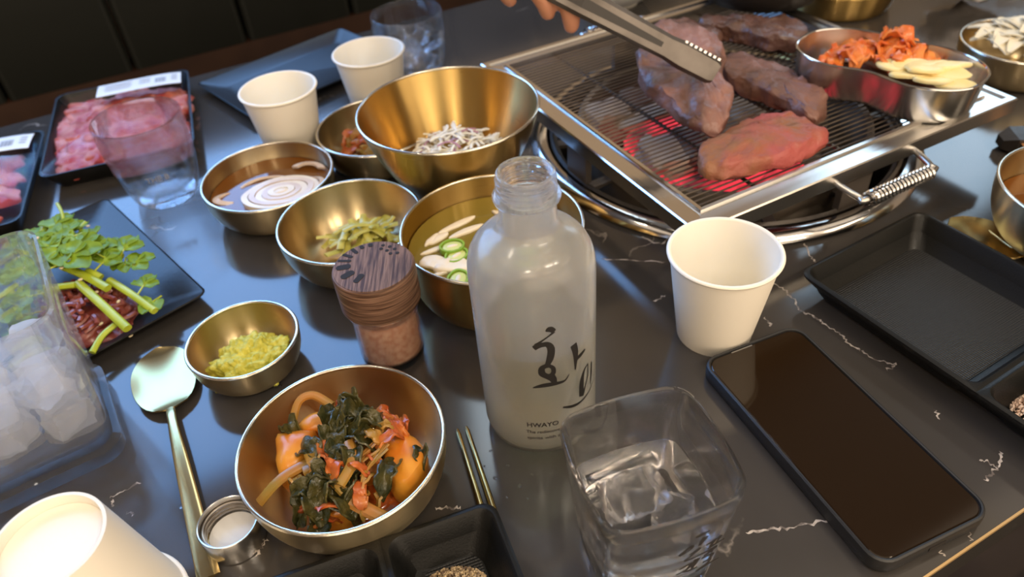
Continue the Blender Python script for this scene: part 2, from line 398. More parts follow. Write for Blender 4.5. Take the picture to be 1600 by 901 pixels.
# ------------------------------------------------------------------ room shell
def plank_box(name, u0, u1, v0, v1, z0, z1, mt):
    mb = MB(); mb.box((u0+u1)/2, (v0+v1)/2, z0, u1-u0, v1-v0, z1-z0); return struct(name, mb, mt, (0, 0, 0), A25)
plank_box('floor', -3.2, 3.6, -3.0, 1.5, -.05, 0, FLOORM)
plank_box('ceiling', -3.2, 3.6, -3.0, 1.5, 2.62, 2.7, CEILM)
plank_box('wall_left', -3.3, -3.2, -3.0, 1.5, 0, 2.62, WALLM)
plank_box('wall_right', 3.6, 3.7, -3.0, 1.5, 0, 2.62, WALLM)
plank_box('wall_front', -3.2, 3.6, -3.1, -3.0, 0, 2.62, WALLM)
mb = MB()                                              # rear wall with the window opening
for (a, b, c, d) in ((-3.2, WU0, 0, 2.62), (WU1, W2U0, 0, 2.62), (W2U1, W3U0, 0, 2.62), (W3U1, 3.6, 0, 2.62), (W3U0, W3U1, 0, W3Z0), (W3U0, W3U1, W3Z1, 2.62), (WU0, WU1, 0, WZ0), (WU0, WU1, WZ1, 2.62), (W2U0, W2U1, 0, W2Z0), (W2U0, W2U1, W2Z1, 2.62)):
    mb.box((a+b)/2, WV + .06, c, b-a, .10, d-c)
struct('wall_back', mb, WALLM, rz=A25)
for nm, (a, b, c, d) in (('window_1', (WU0, WU1, WZ0, WZ1)), ('window_2', (W2U0, W2U1, W2Z0, W2Z1)), ('window_3', (W3U0, W3U1, W3Z0, W3Z1))):
    wf = bpy.data.objects.new(nm, None); COL.objects.link(wf); wf['kind'] = 'structure'
    wf.location = (*RV((a+b)/2, WV), c); wf.rotation_euler = (0, 0, A25)
    W_, H_ = b-a, d-c
    for (cx, z0, w, h) in ((0, 0, W_, .04), (0, H_-.04, W_, .04), (-W_/2+.02, .04, .04, H_-.08), (W_/2-.02, .04, .04, H_-.08)):
        mb = MB(); mb.box(cx, .045, z0, w, .05, h); mb.build('window_frame', BLACKFE, wf, smooth=False)
    mb = MB(); mb.box(0, .05, .04, W_-.08, .006, H_-.08); mb.build('pane', GLASS, wf, smooth=False)

# ------------------------------------------------------------------ table with the round fire pit opening
GX, GY = .212, .632                                    # grill centre
tab = thing('dining_table', 'black marble dining table with a thin gold edge and a round fire pit', 'table', 0, 0, 0, 0)
tab.location.z = T
U0, U1, V0, V1 = -.36, 1.28, .0805, .945
gu = GX*math.cos(A25) + GY*math.sin(A25); gv = -GX*math.sin(A25) + GY*math.cos(A25)
PR = .168
mb = MB(); n = 96; ci = []; co = []
for i in range(n):
    a = 2*PI*i/n + .0001; c, s_ = math.cos(a), math.sin(a)
    k = min([t for t in ((U1-gu)/c if c > 0 else (U0-gu)/c, (V1-gv)/s_ if s_ > 0 else (V0-gv)/s_)])
    ci.append((gu + PR*c, gv + PR*s_)); co.append((gu + k*c, gv + k*s_))
for q in ((U0, V0), (U1, V0), (U1, V1), (U0, V1)):     # snap to the corners
    j = min(range(n), key=lambda i: (co[i][0]-q[0])**2 + (co[i][1]-q[1])**2); co[j] = q
TT = .030
mb.loft([[(p[0], p[1], 0) for p in ci], [(p[0], p[1], 0) for p in co], [(p[0], p[1], -TT) for p in co], [(p[0], p[1], -TT) for p in ci], [(p[0], p[1], 0) for p in ci]], False, False)
mb.build('tabletop', MARBLE, tab, rz=A25, smooth=False)
mb = MB()
g = .0012
for (cu, cv, wu, wv) in (((U0+U1)/2, V0-g/2, U1-U0+2*g, g), (U0-g/2, (V0+V1)/2, g, V1-V0), (U1+g/2, (V0+V1)/2, g, V1-V0)):
    mb.box(cu, cv, -.0022, wu, wv, .0024)
mb.build('edge_trim', mat('gold_edge', (.70, .47, .22), .35, .6), tab, rz=A25, smooth=False)
VEIN = mat('marble_vein', (.50, .44, .39), .25, 0, col2=(.12, .10, .09), scale=160, lo=.42, hi=.60)
VEINS = [[(.1923, .4123), (.1986, .4027), (.2025, .3895), (.2022, .3792), (.2084, .3737), (.2123, .366)], [(.2123, .366), (.2197, .3541), (.2225, .3445), (.2276, .336)], [(.2276, .336), (.2352, .3268), (.2445, .321), (.2366, .3175)], [(.1809, .4139), (.1867, .4022)], [(.1761, .376), (.1774, .366)],
    [(.2727, .249), (.267, .2407), (.2595, .235), (.2539, .2313)], [(.2658, .2386), (.2625, .2425), (.2581, .2448)], [(.114, .2126), (.1263, .2129), (.1404, .2135), (.1583, .2148), (.1673, .2127)], [(.2317, .2062), (.2279, .1963)], [(.2096, .1927), (.2101, .189)], [(.0724, .4565), (.0921, .4536), (.1208, .4462)], [(.2309, .4537), (.231, .4359), (.232, .4294)],
    [(-.2523, .2725), (-.2451, .2776), (-.2368, .2822)], [(-.2508, .2715), (-.2493, .266)], [(-.2386, .2614), (-.2334, .2596)], [(.1021, .4031), (.1124, .4074)], [(-.0553, .2456), (-.0479, .2452), (-.0405, .2432)], [(-.1545, .2246), (-.1527, .2302), (-.1501, .2351)], [(-.0147, .3243), (-.0111, .3131)], [(.1073, .4806), (.1208, .4701), (.1297, .4756)], [(.2508, .2826), (.251, .2751)]]
for k, pts in enumerate(VEINS):
    P = spline([(a, b, 0) for a, b in pts], 7); q = MB(); v_ = []; nP = len(P)
    for i, p in enumerate(P):
        d = (Vector(P[min(i+1, nP-1)]) - Vector(P[max(i-1, 0)])).normalized(); nn = Vector((-d.y, d.x, 0))
        w_ = .00075*(.35 + rnd.random())*(1 if 0 < i < nP-1 else .2); c = Vector(p) + nn*rnd.uniform(-.0012, .0012)
        v_ += [tuple(c + nn*w_ + Vector((0, 0, .00008))), tuple(c - nn*w_ + Vector((0, 0, .00008)))]
    q.add(v_, [(2*i, 2*i+1, 2*i+3, 2*i+2) for i in range(nP-1)]); q.build('marble_vein', VEIN, tab, smooth=False)
for k, cu in enumerate((U0+.25, U1-.25)):
    q = MB(); q.box(cu, (V0+V1)/2, -T+.02, .09, .09, T-.05); q.box(cu, (V0+V1)/2, -T, .30, .55, .02); q.build('pedestal', BLACKFE, tab, rz=A25, smooth=False)

# bench behind the table and bench on the near side
bb = thing('booth_bench', 'black leather booth bench with stitched back panels and walnut base behind table', 'bench', *RV(.35, 1.2), -T, A25)
def cushion(name, w, d, h, loc, mt, par, r=.02):
    q = MB(); q.loft([rr(w-.02, d-.02, r*.6, 0), rr(w, d, r, .012), rr(w, d, r, h-.015), rr(w-.02, d-.02, r*.7, h)]); return q.build(name, mt, par, loc)
q = MB(); q.box(0, 0, .0, 2.9, .36, .36); q.build('base', BROWNW, bb, smooth=False)
pw = .36
for k in range(8):
    cushion('seat_cushion', pw-.006, .38, .09, (-1.26 + k*pw, -.005, .36), SOFA, bb)
for k in range(-6, 9):
    cushion('back_panel', .184, .055, .52, (-.279 + k*.188, .150, .50), SOFA, bb, .010)
q = MB(); q.box(0, .152, .45, 2.9, .064, .185); q.build('back_rail', BROWNW, bb, smooth=False)
nb = thing('near_bench', 'dark brown leather seat below the near table edge', 'bench', *RV(.35, -.25), -T, A25)
q = MB(); q.box(0, 0, 0, 2.6, .40, .36); q.build('base', BROWNW, nb, smooth=False)
for k in range(6): cushion('seat_cushion', .424, .44, .09, (-1.07 + k*.43, 0, .36), mat('brown_leather', (.035, .022, .016), .45), nb)
# ------------------------------------------------------------------ bowls
def bowl_r(Rr, h, bf, p, z):
    z = max(0, min(h, z)); return Rr*(bf + (1-bf)*(1 - (1 - z/h)**p)**(1/p))
def bowl(name, label, x, y, Rr, h, bf=.58, p=2.2, mt=None, t=.0013, group=None, ribs=()):
    th = thing(name, label, 'bowl', x, y, 0, 0, group); mt = mt or BRASS
    zs = [h*(i/14)**1.6 for i in range(15)]
    prof = [(0, 0.0)] + [(bowl_r(Rr, h, bf, p, z), z) for z in zs]
    inn = [(max(1e-4, bowl_r(Rr, h, bf, p, z) - t*1.25), max(z, t)) for z in reversed(zs)]
    prof += inn + [(0, t)]
    MB().lathe(prof, 72).build('bowl_body', mt, th)
    q = MB(); q.lathe([(Rr - t*.6 + .0013*math.cos(a), h + .0013*math.sin(a)) for a in [2*PI*i/10 for i in range(11)]], 72); q.build('rim', BRASS_RIM, th)
    for zr in ribs:
        q = MB(); rr_ = bowl_r(Rr, h, bf, p, zr); q.lathe([(rr_ + .0008*math.cos(a), zr + .0008*math.sin(a)) for a in [2*PI*i/8 for i in range(9)]], 64); q.build('raised_ring', mt, th)
    return (x, y, Rr, h, bf, p)
def liquid(b, level, name, mt, label, cat):
    x, y, Rr, h, bf, p = b; zs = [.0018 + (level-.0018)*i/8 for i in range(9)]
    prof = [(0, .0018)] + [(bowl_r(Rr, h, bf, p, z) - .0024, z) for z in zs] + [(0, level)]
    return solo(MB().lathe(prof, 56), name, mt, label, cat, x, y)

B_KIM = bowl('brass_bowl', 'brass side dish bowl of radish kimchi and greens, nearest the camera', -.1032, .2671, .0585, .040)
B_WAS = bowl('brass_bowl', 'smallest brass bowl, holding green wasabi beside the spoon', -.1853, .3723, .0378, .028, .55)
B_PIC = bowl('brass_bowl', 'brass bowl of yellow green pickled chili strips behind the salt shaker', -.1223, .4874, .0570, .038, .56)
B_ONI = bowl('brass_bowl', 'brass bowl of onion slices in brown soy sauce beside the glass tumbler', -.2038, .5709, .0569, .035, .60)
B_KI2 = bowl('brass_bowl', 'brass bowl of kimchi half hidden behind the large mixing bowl', -.1130, .6417, .0573, .0355, .56)
B_BIG = bowl('mixing_bowl', 'large deep brass mixing bowl with shredded leek salad', -.0395, .5688, .0760, .085, .44, 1.18, BRASS2)
B_SOU = bowl('brass_bowl', 'deep brass soup bowl behind the frosted bottle with chili and pale slices', -.0104, .4353, .0660, .058, .62, 2.6, BRASS2)
B_ONR = bowl('brass_bowl', 'brass bowl heaped with white onion slices at the right rear', .5300, .6950, .0565, .036, .60)
B_SAU = bowl('brass_bowl', 'brass bowl of brown dipping sauce cut by the right picture edge', .4210, .4250, .0620, .050, .50, 2.2)
liquid(B_ONI, .021, 'soy_sauce', SOY, 'brown soy vinegar around the onion slices', 'sauce')
liquid(B_SOU, .040, 'broth', BROTH, 'pale yellow broth in the deep soup bowl', 'broth')
liquid(B_SAU, .028, 'dipping_sauce', SOY, 'brown dipping sauce in the right edge bowl', 'sauce')
solo(MB().pillow(smooth_closed([((6+.84*a_)*mm, (-6+.84*b_)*mm) for a_, b_ in ((-38, 6), (-28, 30), (2, 40), (28, 30), (36, 2), (30, -24), (4, -35), (-24, -28))], 4), .0125, .0016, .001, 60, 3), 'chili_sauce', SAUCE, 'red chili sauce pooled under the radish kimchi', 'sauce', -.1032, .2671)

# wasabi
q = MB(); q.blob(.0275, .0235, .0185, .30, 2.2, 3, 6, True)
for i in range(len(q.v)):
    p = Vector(q.v[i])
    if p.z > .0005:
        d = noise.noise(p*420)*.0022 + noise.noise(p*190)*.0030 + noise.noise(p*800)*.0009
        n_ = p.normalized(); q.v[i] = tuple(p + n_*d)
solo(q, 'wasabi_mound', WASABI, 'rough mound of yellow green grated wasabi in the smallest bowl', 'wasabi', -.1830, .3690, .0040, R(25), angle=80)

# ------------------------------------------------------------------ food makers
def crumpled_leaf(L, W, seed, amp=.006, th=.0009, nx=9, ny=13, curl=.01):
    g = []
    for j in range(ny):
        t = j/(ny-1); w = W*(.25 + .75*math.sin(PI*min(1, .12 + t*.86))**.7)*(1 + .25*noise.noise(Vector((t*6, seed, 2))))
        row = []
        for i in range(nx):
            s_ = i/(nx-1)*2 - 1; p = Vector((s_*w/2, (t-.5)*L, 0))
            d = noise.noise_vector(Vector((p.x*110, p.y*110, seed*2.7))) + .55*noise.noise_vector(Vector((p.x*300, p.y*300, seed*1.3)))
            row.append((p.x + d.x*amp*.5, p.y + d.y*amp*.5, d.z*amp + curl*(abs(s_)**2)*.6 - curl*(2*t-1)**2))
        g.append(row)
    q = MB(); q.sheet(g, th); return q
def chunk(outline, h, seed, jit=.0015): return MB().pillow(smooth_closed(outline, 3), h, 0, jit, 120, seed)
kx, ky = -.1032, .2671
# radish chunks
for (pts, h, z, lab) in [
    ([(-42, 17), (-18, 17), (-19, 4), (-25, -10), (-36, -11), (-40, 3)], .026, .010, 'orange square radish chunk at the left of the kimchi bowl'),
    ([(22, 8), (33, 11), (44, 2), (47, -13), (38, -28), (28, -24), (22, -8)], .026, .010, 'rounded yellow orange radish chunk at the right of the kimchi bowl'),
    ([(-31, 24), (-20, 32), (-7, 30), (-10, 18), (-24, 16)], .026, .008, 'pale orange radish chunk at the back of the kimchi bowl'),
    ([(-20, -20), (4, -16), (10, -34), (-14, -36)], .018, .008, 'reddish radish chunk buried under the greens'),
    ([(-6, 12), (20, 14), (22, -10), (-8, -10)], .020, .008, 'red stained radish chunk in the middle under the leaves')]:
    solo(chunk([(a*mm, b*mm) for a, b in pts], h, z*100), 'radish_chunk', RADISH, lab, 'radish', kx, ky, z, group='radish chunks in the kimchi bowl')
# dark wilted leaves
ORD = ['first', 'second', 'third', 'fourth', 'fifth', 'sixth', 'seventh', 'eighth', 'ninth', 'tenth', 'eleventh', 'twelfth', 'thirteenth', 'fourteenth', 'fifteenth', 'sixteenth', 'seventeenth', 'eighteenth', 'nineteenth', 'twentieth', 'twenty-first', 'twenty-second', 'twenty-third', 'twenty-fourth', 'twenty-fifth', 'twenty-sixth', 'twenty-seventh', 'twenty-eighth', 'twenty-ninth', 'thirtieth', 'thirty-first', 'thirty-second', 'thirty-third', 'thirty-fourth']
def ranks(spots):
    o_ = sorted(range(len(spots)), key=lambda i: (spots[i][0], spots[i][1])); r_ = [0]*len(spots)
    for j, i in enumerate(o_): r_[i] = j
    return [ORD[j] + ' from the left' for j in r_]
LV = [(-6, 20, 41, 24, 15, 10), (7, 15, 43, 24, 17, -35), (11, 2, 41, 26, 14, 60), (1, 23, 39, 18, 13, 80), (-6, 7, 40, 22, 14, 20), (2, -8, 40, 24, 15, -20),
    (-17, -2, 39, 18, 14, 70), (-3, -16, 39, 26, 15, 30), (6, -23, 36, 24, 13, -30), (-12, -30, 34, 26, 17, 25), (-5, -28, 38, 22, 15, -40), (-14, -43, 26, 22, 13, 5), (-2, -43, 27, 24, 13, 75),
    (-22, -35, 29, 20, 13, -15), (28, -22, 38, 20, 10, -30), (46, -9, 33, 14, 9, -10), (-33, 18, 34, 13, 10, 60), (14, 9, 44, 18, 12, 100), (-1, 14, 44, 18, 12, 150), (8, -12, 42, 18, 10, 15), (-10, -22, 38, 18, 11, 110), (3, -34, 34, 18, 11, 45), (-18, -28, 34, 16, 11, 80), (4, 27, 42, 14, 10, 30)]
for k, ((a, b, z, L, W, rz), rk) in enumerate(zip(LV, ranks(LV))):
    f_ = min(1, (35 if z < 31 else 49)/math.hypot(a, b)); a, b = a*f_, b*f_
    solo(crumpled_leaf(L*mm, W*mm, k+1, .0065, .0010, 10, 14), 'braised_leaf', LEAFD, 'dark wilted green leaf in the near kimchi bowl, ' + rk, 'leaf', kx+a*mm, ky+b*mm, z*mm, R(rz), 'wilted leaves in the kimchi bowl', angle=80)
# stems
for k, (pts, r) in enumerate([([(-46, -24, 24), (-33, -15, 32), (-14, -7, 36)], 3.4), ([(7, -33, 31), (19, -39, 27), (30, -43, 22)], 4.2), ([(-35, 22, 28), (-31, 36, 36), (-22, 39, 38), (-10, 31, 36)], 2.6),
    ([(-9, -16, 38), (-2, -24, 38), (4, -30, 35)], 3), ([(5, -2, 42), (8, -16, 42), (2, -28, 39)], 3.2), ([(-20, -14, 35), (-12, -13, 37), (-8, -22, 34)], 3.5)]):
    q = MB().tube(spline([tuple(c*mm for c in p) for p in pts], 6), r*mm, r*.6*mm, 8)
    solo(q, 'radish_green', STEMO, ('long olive radish stalk reaching the left wall of the kimchi bowl', 'thick olive radish stalk at the front right of the kimchi bowl', 'arched brown radish stalk at the back of the kimchi bowl', 'short stalk crossing the middle of the kimchi bowl', 'pale stalk standing at the centre of the kimchi bowl', 'short stalk beside the left radish chunk')[k], 'stalk', kx, ky, 0, 0, 'radish stalks in the kimchi bowl')
# shredded kimchi and bits
KS = [(16, 13, 38), (26, 14, 37), (31, 9, 37), (19, 0, 41), (28, -1, 40), (18, -12, 39), (17, -24, 35), (13, -29, 33), (-1, -19, 41), (-13, -12, 40), (-10, -47, 23), (-3, -37, 33), (15, -40, 27), (22, 22, 35), (-2, 33, 33), (24, 6, 40), (12, -18, 40), (-16, -38, 31), (-22, -20, 34), (33, 16, 34), (-8, -6, 41), (22, -34, 28)]
for k, ((a, b, z), rk) in enumerate(zip(KS, ranks(KS))):
    f_ = min(1, 38/math.hypot(a, b)); a, b = a*f_, b*f_
    solo(crumpled_leaf((12+5*rnd.random())*mm, (6+3*rnd.random())*mm, k+40, .006, .0014, 7, 9, .005), 'kimchi_shred', CABR if k % 3 else STEMO, 'small glossy kimchi shred among the greens in the near bowl, ' + rk, 'kimchi', kx+a*mm, ky+b*mm, z*mm, rnd.random()*6, 'kimchi shreds in the near bowl', angle=80)
for k in range(9):
    a0 = rnd.uniform(-.3, .5); L = rnd.uniform(12, 22)
    sx_, sy_ = 22 + rnd.uniform(-5, 6), -4 + rnd.uniform(-8, 10)
    pts = [((sx_ + t*L*math.cos(a0+3.6))*mm, (sy_ + t*L*math.sin(a0+3.6+t*.8))*mm, (41 - 3*t + rnd.random()*2)*mm) for t in (0, .4, .7, 1)]
    solo(MB().tube(spline(pts, 3), .8*mm, .6*mm, 6), 'radish_thread', STEMO, 'thin ochre seasoning strand over the right radish chunk', 'strand', kx, ky, 0, 0, 'seasoning strands in the kimchi bowl')

# pickled chili strips
for k in range(52):
    a = rnd.uniform(0, 2*PI); rr0 = rnd.random()**.6
    cx_, cy_ = 5 + 27*rr0*math.cos(a), 9 + 20*rr0*math.sin(a)
    zc = 9 + 15*(1-rr0) + rnd.uniform(0, 3); L = rnd.uniform(16, 30); d = rnd.uniform(0, PI); bd = rnd.uniform(-.6, .6)
    pts = [((cx_ + (t-.5)*L*math.cos(d + bd*t))*mm, (cy_ + (t-.5)*L*math.sin(d + bd*t))*mm, (zc + 3*math.sin(t*3+k) )*mm) for t in (0, .33, .66, 1)]
    solo(MB().tube(spline(pts, 3), [rnd.uniform(2.1, 3.4)*mm]*10, .9*mm, 6), 'pickled_chili_strip', PICK, 'yellow green pickled chili strip in the bowl behind the shaker', 'pickle', -.1223, .4874, 0, 0, 'pickled chili strips')

# onion slices in soy
ox, oy = -.2038, .5709
def ring_slice(q, r, w, h, sq, seed, z=0, n=40):
    secs_o = []; 
    for (k, zz) in ((r, 0), (r, h), (r-w, h), (r-w, 0)):
        secs_o.append([((k*(1+.06*noise.noise(Vector((math.cos(a)*1.5, math.sin(a)*1.5, seed)))))*math.cos(a), sq*(k*(1+.06*noise.noise(Vector((math.cos(a)*1.5, math.sin(a)*1.5, seed)))))*math.sin(a), z+zz) for a in [2*PI*i/n for i in range(n)]])
    secs_o.append(secs_o[0]); q.loft(secs_o, False, False)
th = thing('onion_slice', 'large round onion slice with nested rings lying in soy sauce', 'onion', ox+.012, oy-.013, .0205, R(12))
for k, r in enumerate((34, 28.4, 22.8, 17.2, 11.6)):
    q = MB(); ring_slice(q, r*mm, 5.3*mm, (5.0+.5*math.sin(k*2.1)+.2*k)*mm, .70+.02*(k % 2), k*1.7, 0); q.build('onion_ring', ONION if k % 2 == 0 else ONIONB, th)
MB().pillow([(7*mm*math.cos(a), 4.8*mm*math.sin(a)) for a in [2*PI*i/14 for i in range(14)]], 6.5*mm).build('onion_heart', ONION, th)
def arc_slice(label, a, b, z, r, a0, a1, w, rz):
    g_ = []
    for j in range(12):
        t = R(a0 + (a1-a0)*j/11); g_.append([((r-w*c)*mm*math.cos(t), (r-w*c)*.6*mm*math.sin(t), (2.0*math.sin(PI*j/11) + c*1.2)*mm) for c in (0, .5, 1)])
    solo(MB().sheet(g_, .0022), 'onion_sliver', ONIONB, label, 'onion', ox+a*mm, oy+b*mm, z*mm, R(rz))
arc_slice('pale onion sliver leaning at the back right of the soy bowl', 28, 22, 24, 18, 20, 150, 7, -10)
arc_slice('thin onion arc half sunk in soy at the bowl back', -6, 4, 20.5, 26, 30, 160, 4, 10)
arc_slice('onion sliver at the left edge of the soy bowl', -30, -8, 20.5, 20, 110, 260, 6, 15)
arc_slice('onion arc around the right side of the large slice', 22, -4, 21, 26, -60, 60, 4, 20)

# kimchi in the bowl behind
RK = [(-26, 4, 20), (-16, -6, 22), (-30, 16, 18), (-12, -22, 20), (-26, -16, 18), (-10, 8, 22), (4, 0, 20), (-2, 16, 18), (6, -16, 18), (-18, 10, 24)]
for k, ((a, b, z), rk) in enumerate(zip(RK, ranks(RK))):
    solo(crumpled_leaf(24*mm, 14*mm, k+70, .006, .0022, 7, 9, .007), 'kimchi_piece', CABR if k % 3 else STEMO, 'orange kimchi leaf in the half hidden rear bowl, ' + rk, 'kimchi', -.113+a*mm, .6417+b*mm, z*mm, k*1.3, 'kimchi in the rear bowl', angle=80)
# shredded leek salad in the mixing bowl
bx, by = -.0395, .5688
for k in range(150):
    a = rnd.uniform(0, 2*PI); r0 = rnd.random()**.55; zc = 34 + 19*(1-r0**1.5) + rnd.uniform(0, 6)
    cx_, cy_ = 38*r0*math.cos(a) + 2, 38*r0*math.sin(a) + 2
    L = rnd.uniform(14, 26); d = rnd.uniform(0, PI); bd = rnd.uniform(-1.2, 1.2); tl = rnd.uniform(-.25, .25)
    pts = [((cx_ + (t-.5)*L*math.cos(d + bd*t))*mm, (cy_ + (t-.5)*L*math.sin(d + bd*t))*mm, (zc + (t-.5)*L*tl + 2*math.sin(3*t))*mm) for t in (0, .33, .66, 1)]
    pu = k % 14 == 5
    solo(MB().tube(spline(pts, 3), rnd.uniform(.8, 1.5)*mm, .5*mm, 6), 'leek_shred', ONIONP if pu else SHRED, 'purple onion shred in the leek salad' if pu else 'thin white leek shred in the large mixing bowl', 'vegetable shred', bx, by, 0, 0, 'purple shreds in the salad' if pu else 'leek shreds in the mixing bowl')
# slices in the soup bowl
sx0, sy0 = -.0104, .4353
SL = [(-46, 12, 17, 5, 55), (-41, 13, 20, 6, 40), (-43, 0, 24, 5, 25), (-27, 28, 34, 6, 32), (-20, 19, 30, 6, 28), (-38, -28, 18, 4, 20), (-16, -34, 20, 6, 5), (-24, -40, 22, 5, -8), (6, -20, 26, 7, 60), (16, 10, 28, 6, 100), (30, -10, 24, 7, 20), (10, 34, 26, 6, 140), (34, 18, 22, 6, 70)]
SLR = ranks(SL)
for k, (a, b, L, W, rz) in enumerate(SL):
    ol = [(L/2*math.cos(t)*mm, W/2*math.sin(t)*mm) for t in [2*PI*i/16 for i in range(16)]]
    solo(MB().pillow(ol, 2.4*mm, 0, .0006, 200, k), 'pale_slice', PALE, 'slim pale vegetable slice floating in the soup bowl, ' + SLR[k], 'vegetable slice', sx0+a*mm, sy0+b*mm, .0395, R(rz), 'pale slices in the soup')
for k, (a, b, s_, lab) in enumerate([(-41, -17, 12, 'wide torn pale piece floating at the soup bowl left'), (-30, -22, 13, 'white torn piece floating nearest the bottle shoulder')]):
    ol = smooth_closed([(-s_*mm, -4*mm), (-2*mm, -7*mm), (s_*mm, -5*mm), (s_*.8*mm, 4*mm), (0, 6*mm), (-s_*.9*mm, 5*mm)], 3)
    solo(MB().pillow(ol, 4*mm, 0, .0015, 180, k+3), 'pale_piece', PALE, lab, 'vegetable slice', sx0+a*mm, sy0+b*mm, .0398, R(-20+k*15))
for k, (a, b, z, rz) in enumerate([(-30, -2, 41, 10), (-27, -12, 40, 40), (-26, -38, 40, 80), (22, -28, 40, 0)]):
    th = thing('chili_slice', ('green chili slice ring at the centre of the soup', 'green chili slice just below the centre ring', 'green chili slice at the front rim of the soup', 'green chili slice hidden behind the bottle')[k], 'chili', sx0+a*mm, sy0+b*mm, z*mm, R(rz))
    q = MB(); ring_slice(q, 9.5*mm, 1.6*mm, 4*mm, .8, k); q.build('skin_ring', CHILIG, th)
    MB().pillow([(7.8*mm*math.cos(t), 6.2*mm*math.sin(t)) for t in [2*PI*i/20 for i in range(20)]], 3.2*mm).build('flesh', CHILIY, th)
    MB().pillow([(4.5*mm*math.cos(t), 2*mm*math.sin(t)) for t in [2*PI*i/12 for i in range(12)]], 3.8*mm).build('seed_core', PALE, th)
# white onion in right rear bowl
for k in range(64):
    a = rnd.uniform(0, 2*PI); r0 = rnd.random()**.6*34; L = rnd.uniform(26, 44)
    g_ = []
    for j in range(7):
        t = j/6; g_.append([((t-.5)*L*mm, (s_-.5)*13*mm*math.sin(PI*(.08+.84*t)), (6*math.sin(PI*t) + 2*abs(s_-.5))*mm) for s_ in (0, .33, .66, 1)])
    solo(MB().sheet(g_, .0012), 'white_onion_slice', ONIONW, 'curved white onion slice heaped in the right rear bowl', 'onion', .53+r0*math.cos(a)*mm, .695+r0*math.sin(a)*mm, (30+20*(1-r0/40)+rnd.uniform(0, 7))*mm, rnd.uniform(0, 6.3), 'white onion slices in the right rear bowl')
# ------------------------------------------------------------------ paper cups
def cup(name, label, x, y, group=None):
    th = thing(name, label, 'cup', x, y, 0, 0, group)
    h, rb, rt_ = .072, .0248, .0350
    w = .0006
    MB().lathe([(rb, 0), (rb+.0003, .0006), (rt_, h-.001), (rt_-w, h-.001), (rb-w, .007), (rb-w, 0), (rb, 0)], 64).build('cup_wall', PAPER, th)
    MB().lathe([(0, .0062), (rb-w, .0062), (rb-w, .0070), (0, .0070)], 48).build('cup_floor', PAPER_IN, th)
    MB().lathe([(rb-w-.0001, .0071), (rt_-w-.0001, h-.001), (rt_-w-.0005, h-.001), (rb-w-.0005, .0071), (rb-w-.0001, .0071)], 64).build('inner_lining', PAPER_IN, th)
    MB().lathe([(rt_+.0004 + .0014*math.cos(a), h-.0014 + .0014*math.sin(a)) for a in [2*PI*i/10 for i in range(11)]], 64).build('rolled_rim', PAPER_IN, th)
    return th
cup('paper_cup', 'white paper cup standing alone right of the frosted bottle', .1370, .3665)
cup('paper_cup', 'cream paper cup behind the onion bowl, left of the rear pair', -.2018, .6650)
cup('paper_cup', 'cream paper cup in front of the ice tumbler, right of the rear pair', -.1223, .7308)
# two nested upside-down cups at the near left corner
for k, (z, lab) in enumerate([(.0, 'lower of two upside-down nested paper cups at near left'), (.0165, 'upper upside-down paper cup at near left showing its recessed white base')]):
    th = thing('upturned_paper_cup', lab, 'cup', -.2125, .1875, z, 0)
    h, rb, rt_ = .0735, .0248, .0350; w = .0006
    MB().lathe([(rt_, .001), (rb, h), (rb-.0016, h), (rb-.0018, h-.0065), (rb-.0022, h-.0065), (rt_-w, .001), (rt_, .001)], 64).build('cup_wall', PAPER, th)
    MB().lathe([(0, h-.0060), (rb-.0019, h-.0060), (rb-.0019, h-.0066), (0, h-.0066)], 48).build('cup_base', PAPER_IN, th)
    MB().lathe([(rt_+.0004 + .0014*math.cos(a), .0014 + .0014*math.sin(a)) for a in [2*PI*i/10 for i in range(11)]], 64).build('rolled_rim', PAPER_IN, th)

# ------------------------------------------------------------------ frosted soju bottle
bt = thing('liquor_bottle', 'frosted clear liquor bottle with black brush lettering, open, half full', 'bottle', .0113, .3068)
br = .0342
outp = [(0, 0), (.024, 0), (.030, .0012), (.0330, .005), (br, .011), (br, .122), (.0338, .128), (.0325, .1335), (.0300, .1385), (.0265, .1425), (.0225, .1452), (.0185, .1470), (.0160, .1490), (.0150, .1515), (.0147, .155), (.0146, .1655)]
innp = [(.0122, .1655), (.0122, .1535), (.0140, .1495), (.018, .1455), (.0235, .1425), (.0275, .1385), (.0298, .133), (.0310, .126), (.0312, .120), (.0312, .012), (.028, .006), (0, .005)]
MB().lathe(outp + innp, 96).build('bottle_body', FROST, bt, angle=60)
fin = [(.0122, .1655), (.0146, .1655), (.0168, .1662), (.0172, .1675), (.0168, .1688), (.0150, .1694)]
for i in range(40):
    z = .1696 + .0095*i/39; fin.append((.0146 + .0007*max(0, math.sin(2*PI*(z-.1696)/.0034)), z))
fin += [(.0148, .1798), (.0142, .1808), (.0130, .1810), (.0122, .1803), (.0119, .1775), (.0119, .166)]
MB().lathe(fin + [fin[0]], 64).build('threaded_neck', NECKG, bt, angle=60)
solo(MB().lathe([(0, .0053), (.0275, .0064), (.0309, .0125), (.0309, .0826), (0, .0826)], 72), 'liquor', LIQUOR, 'clear liquor filling the lower half of the frosted bottle', 'liquor', .0113, .3068)
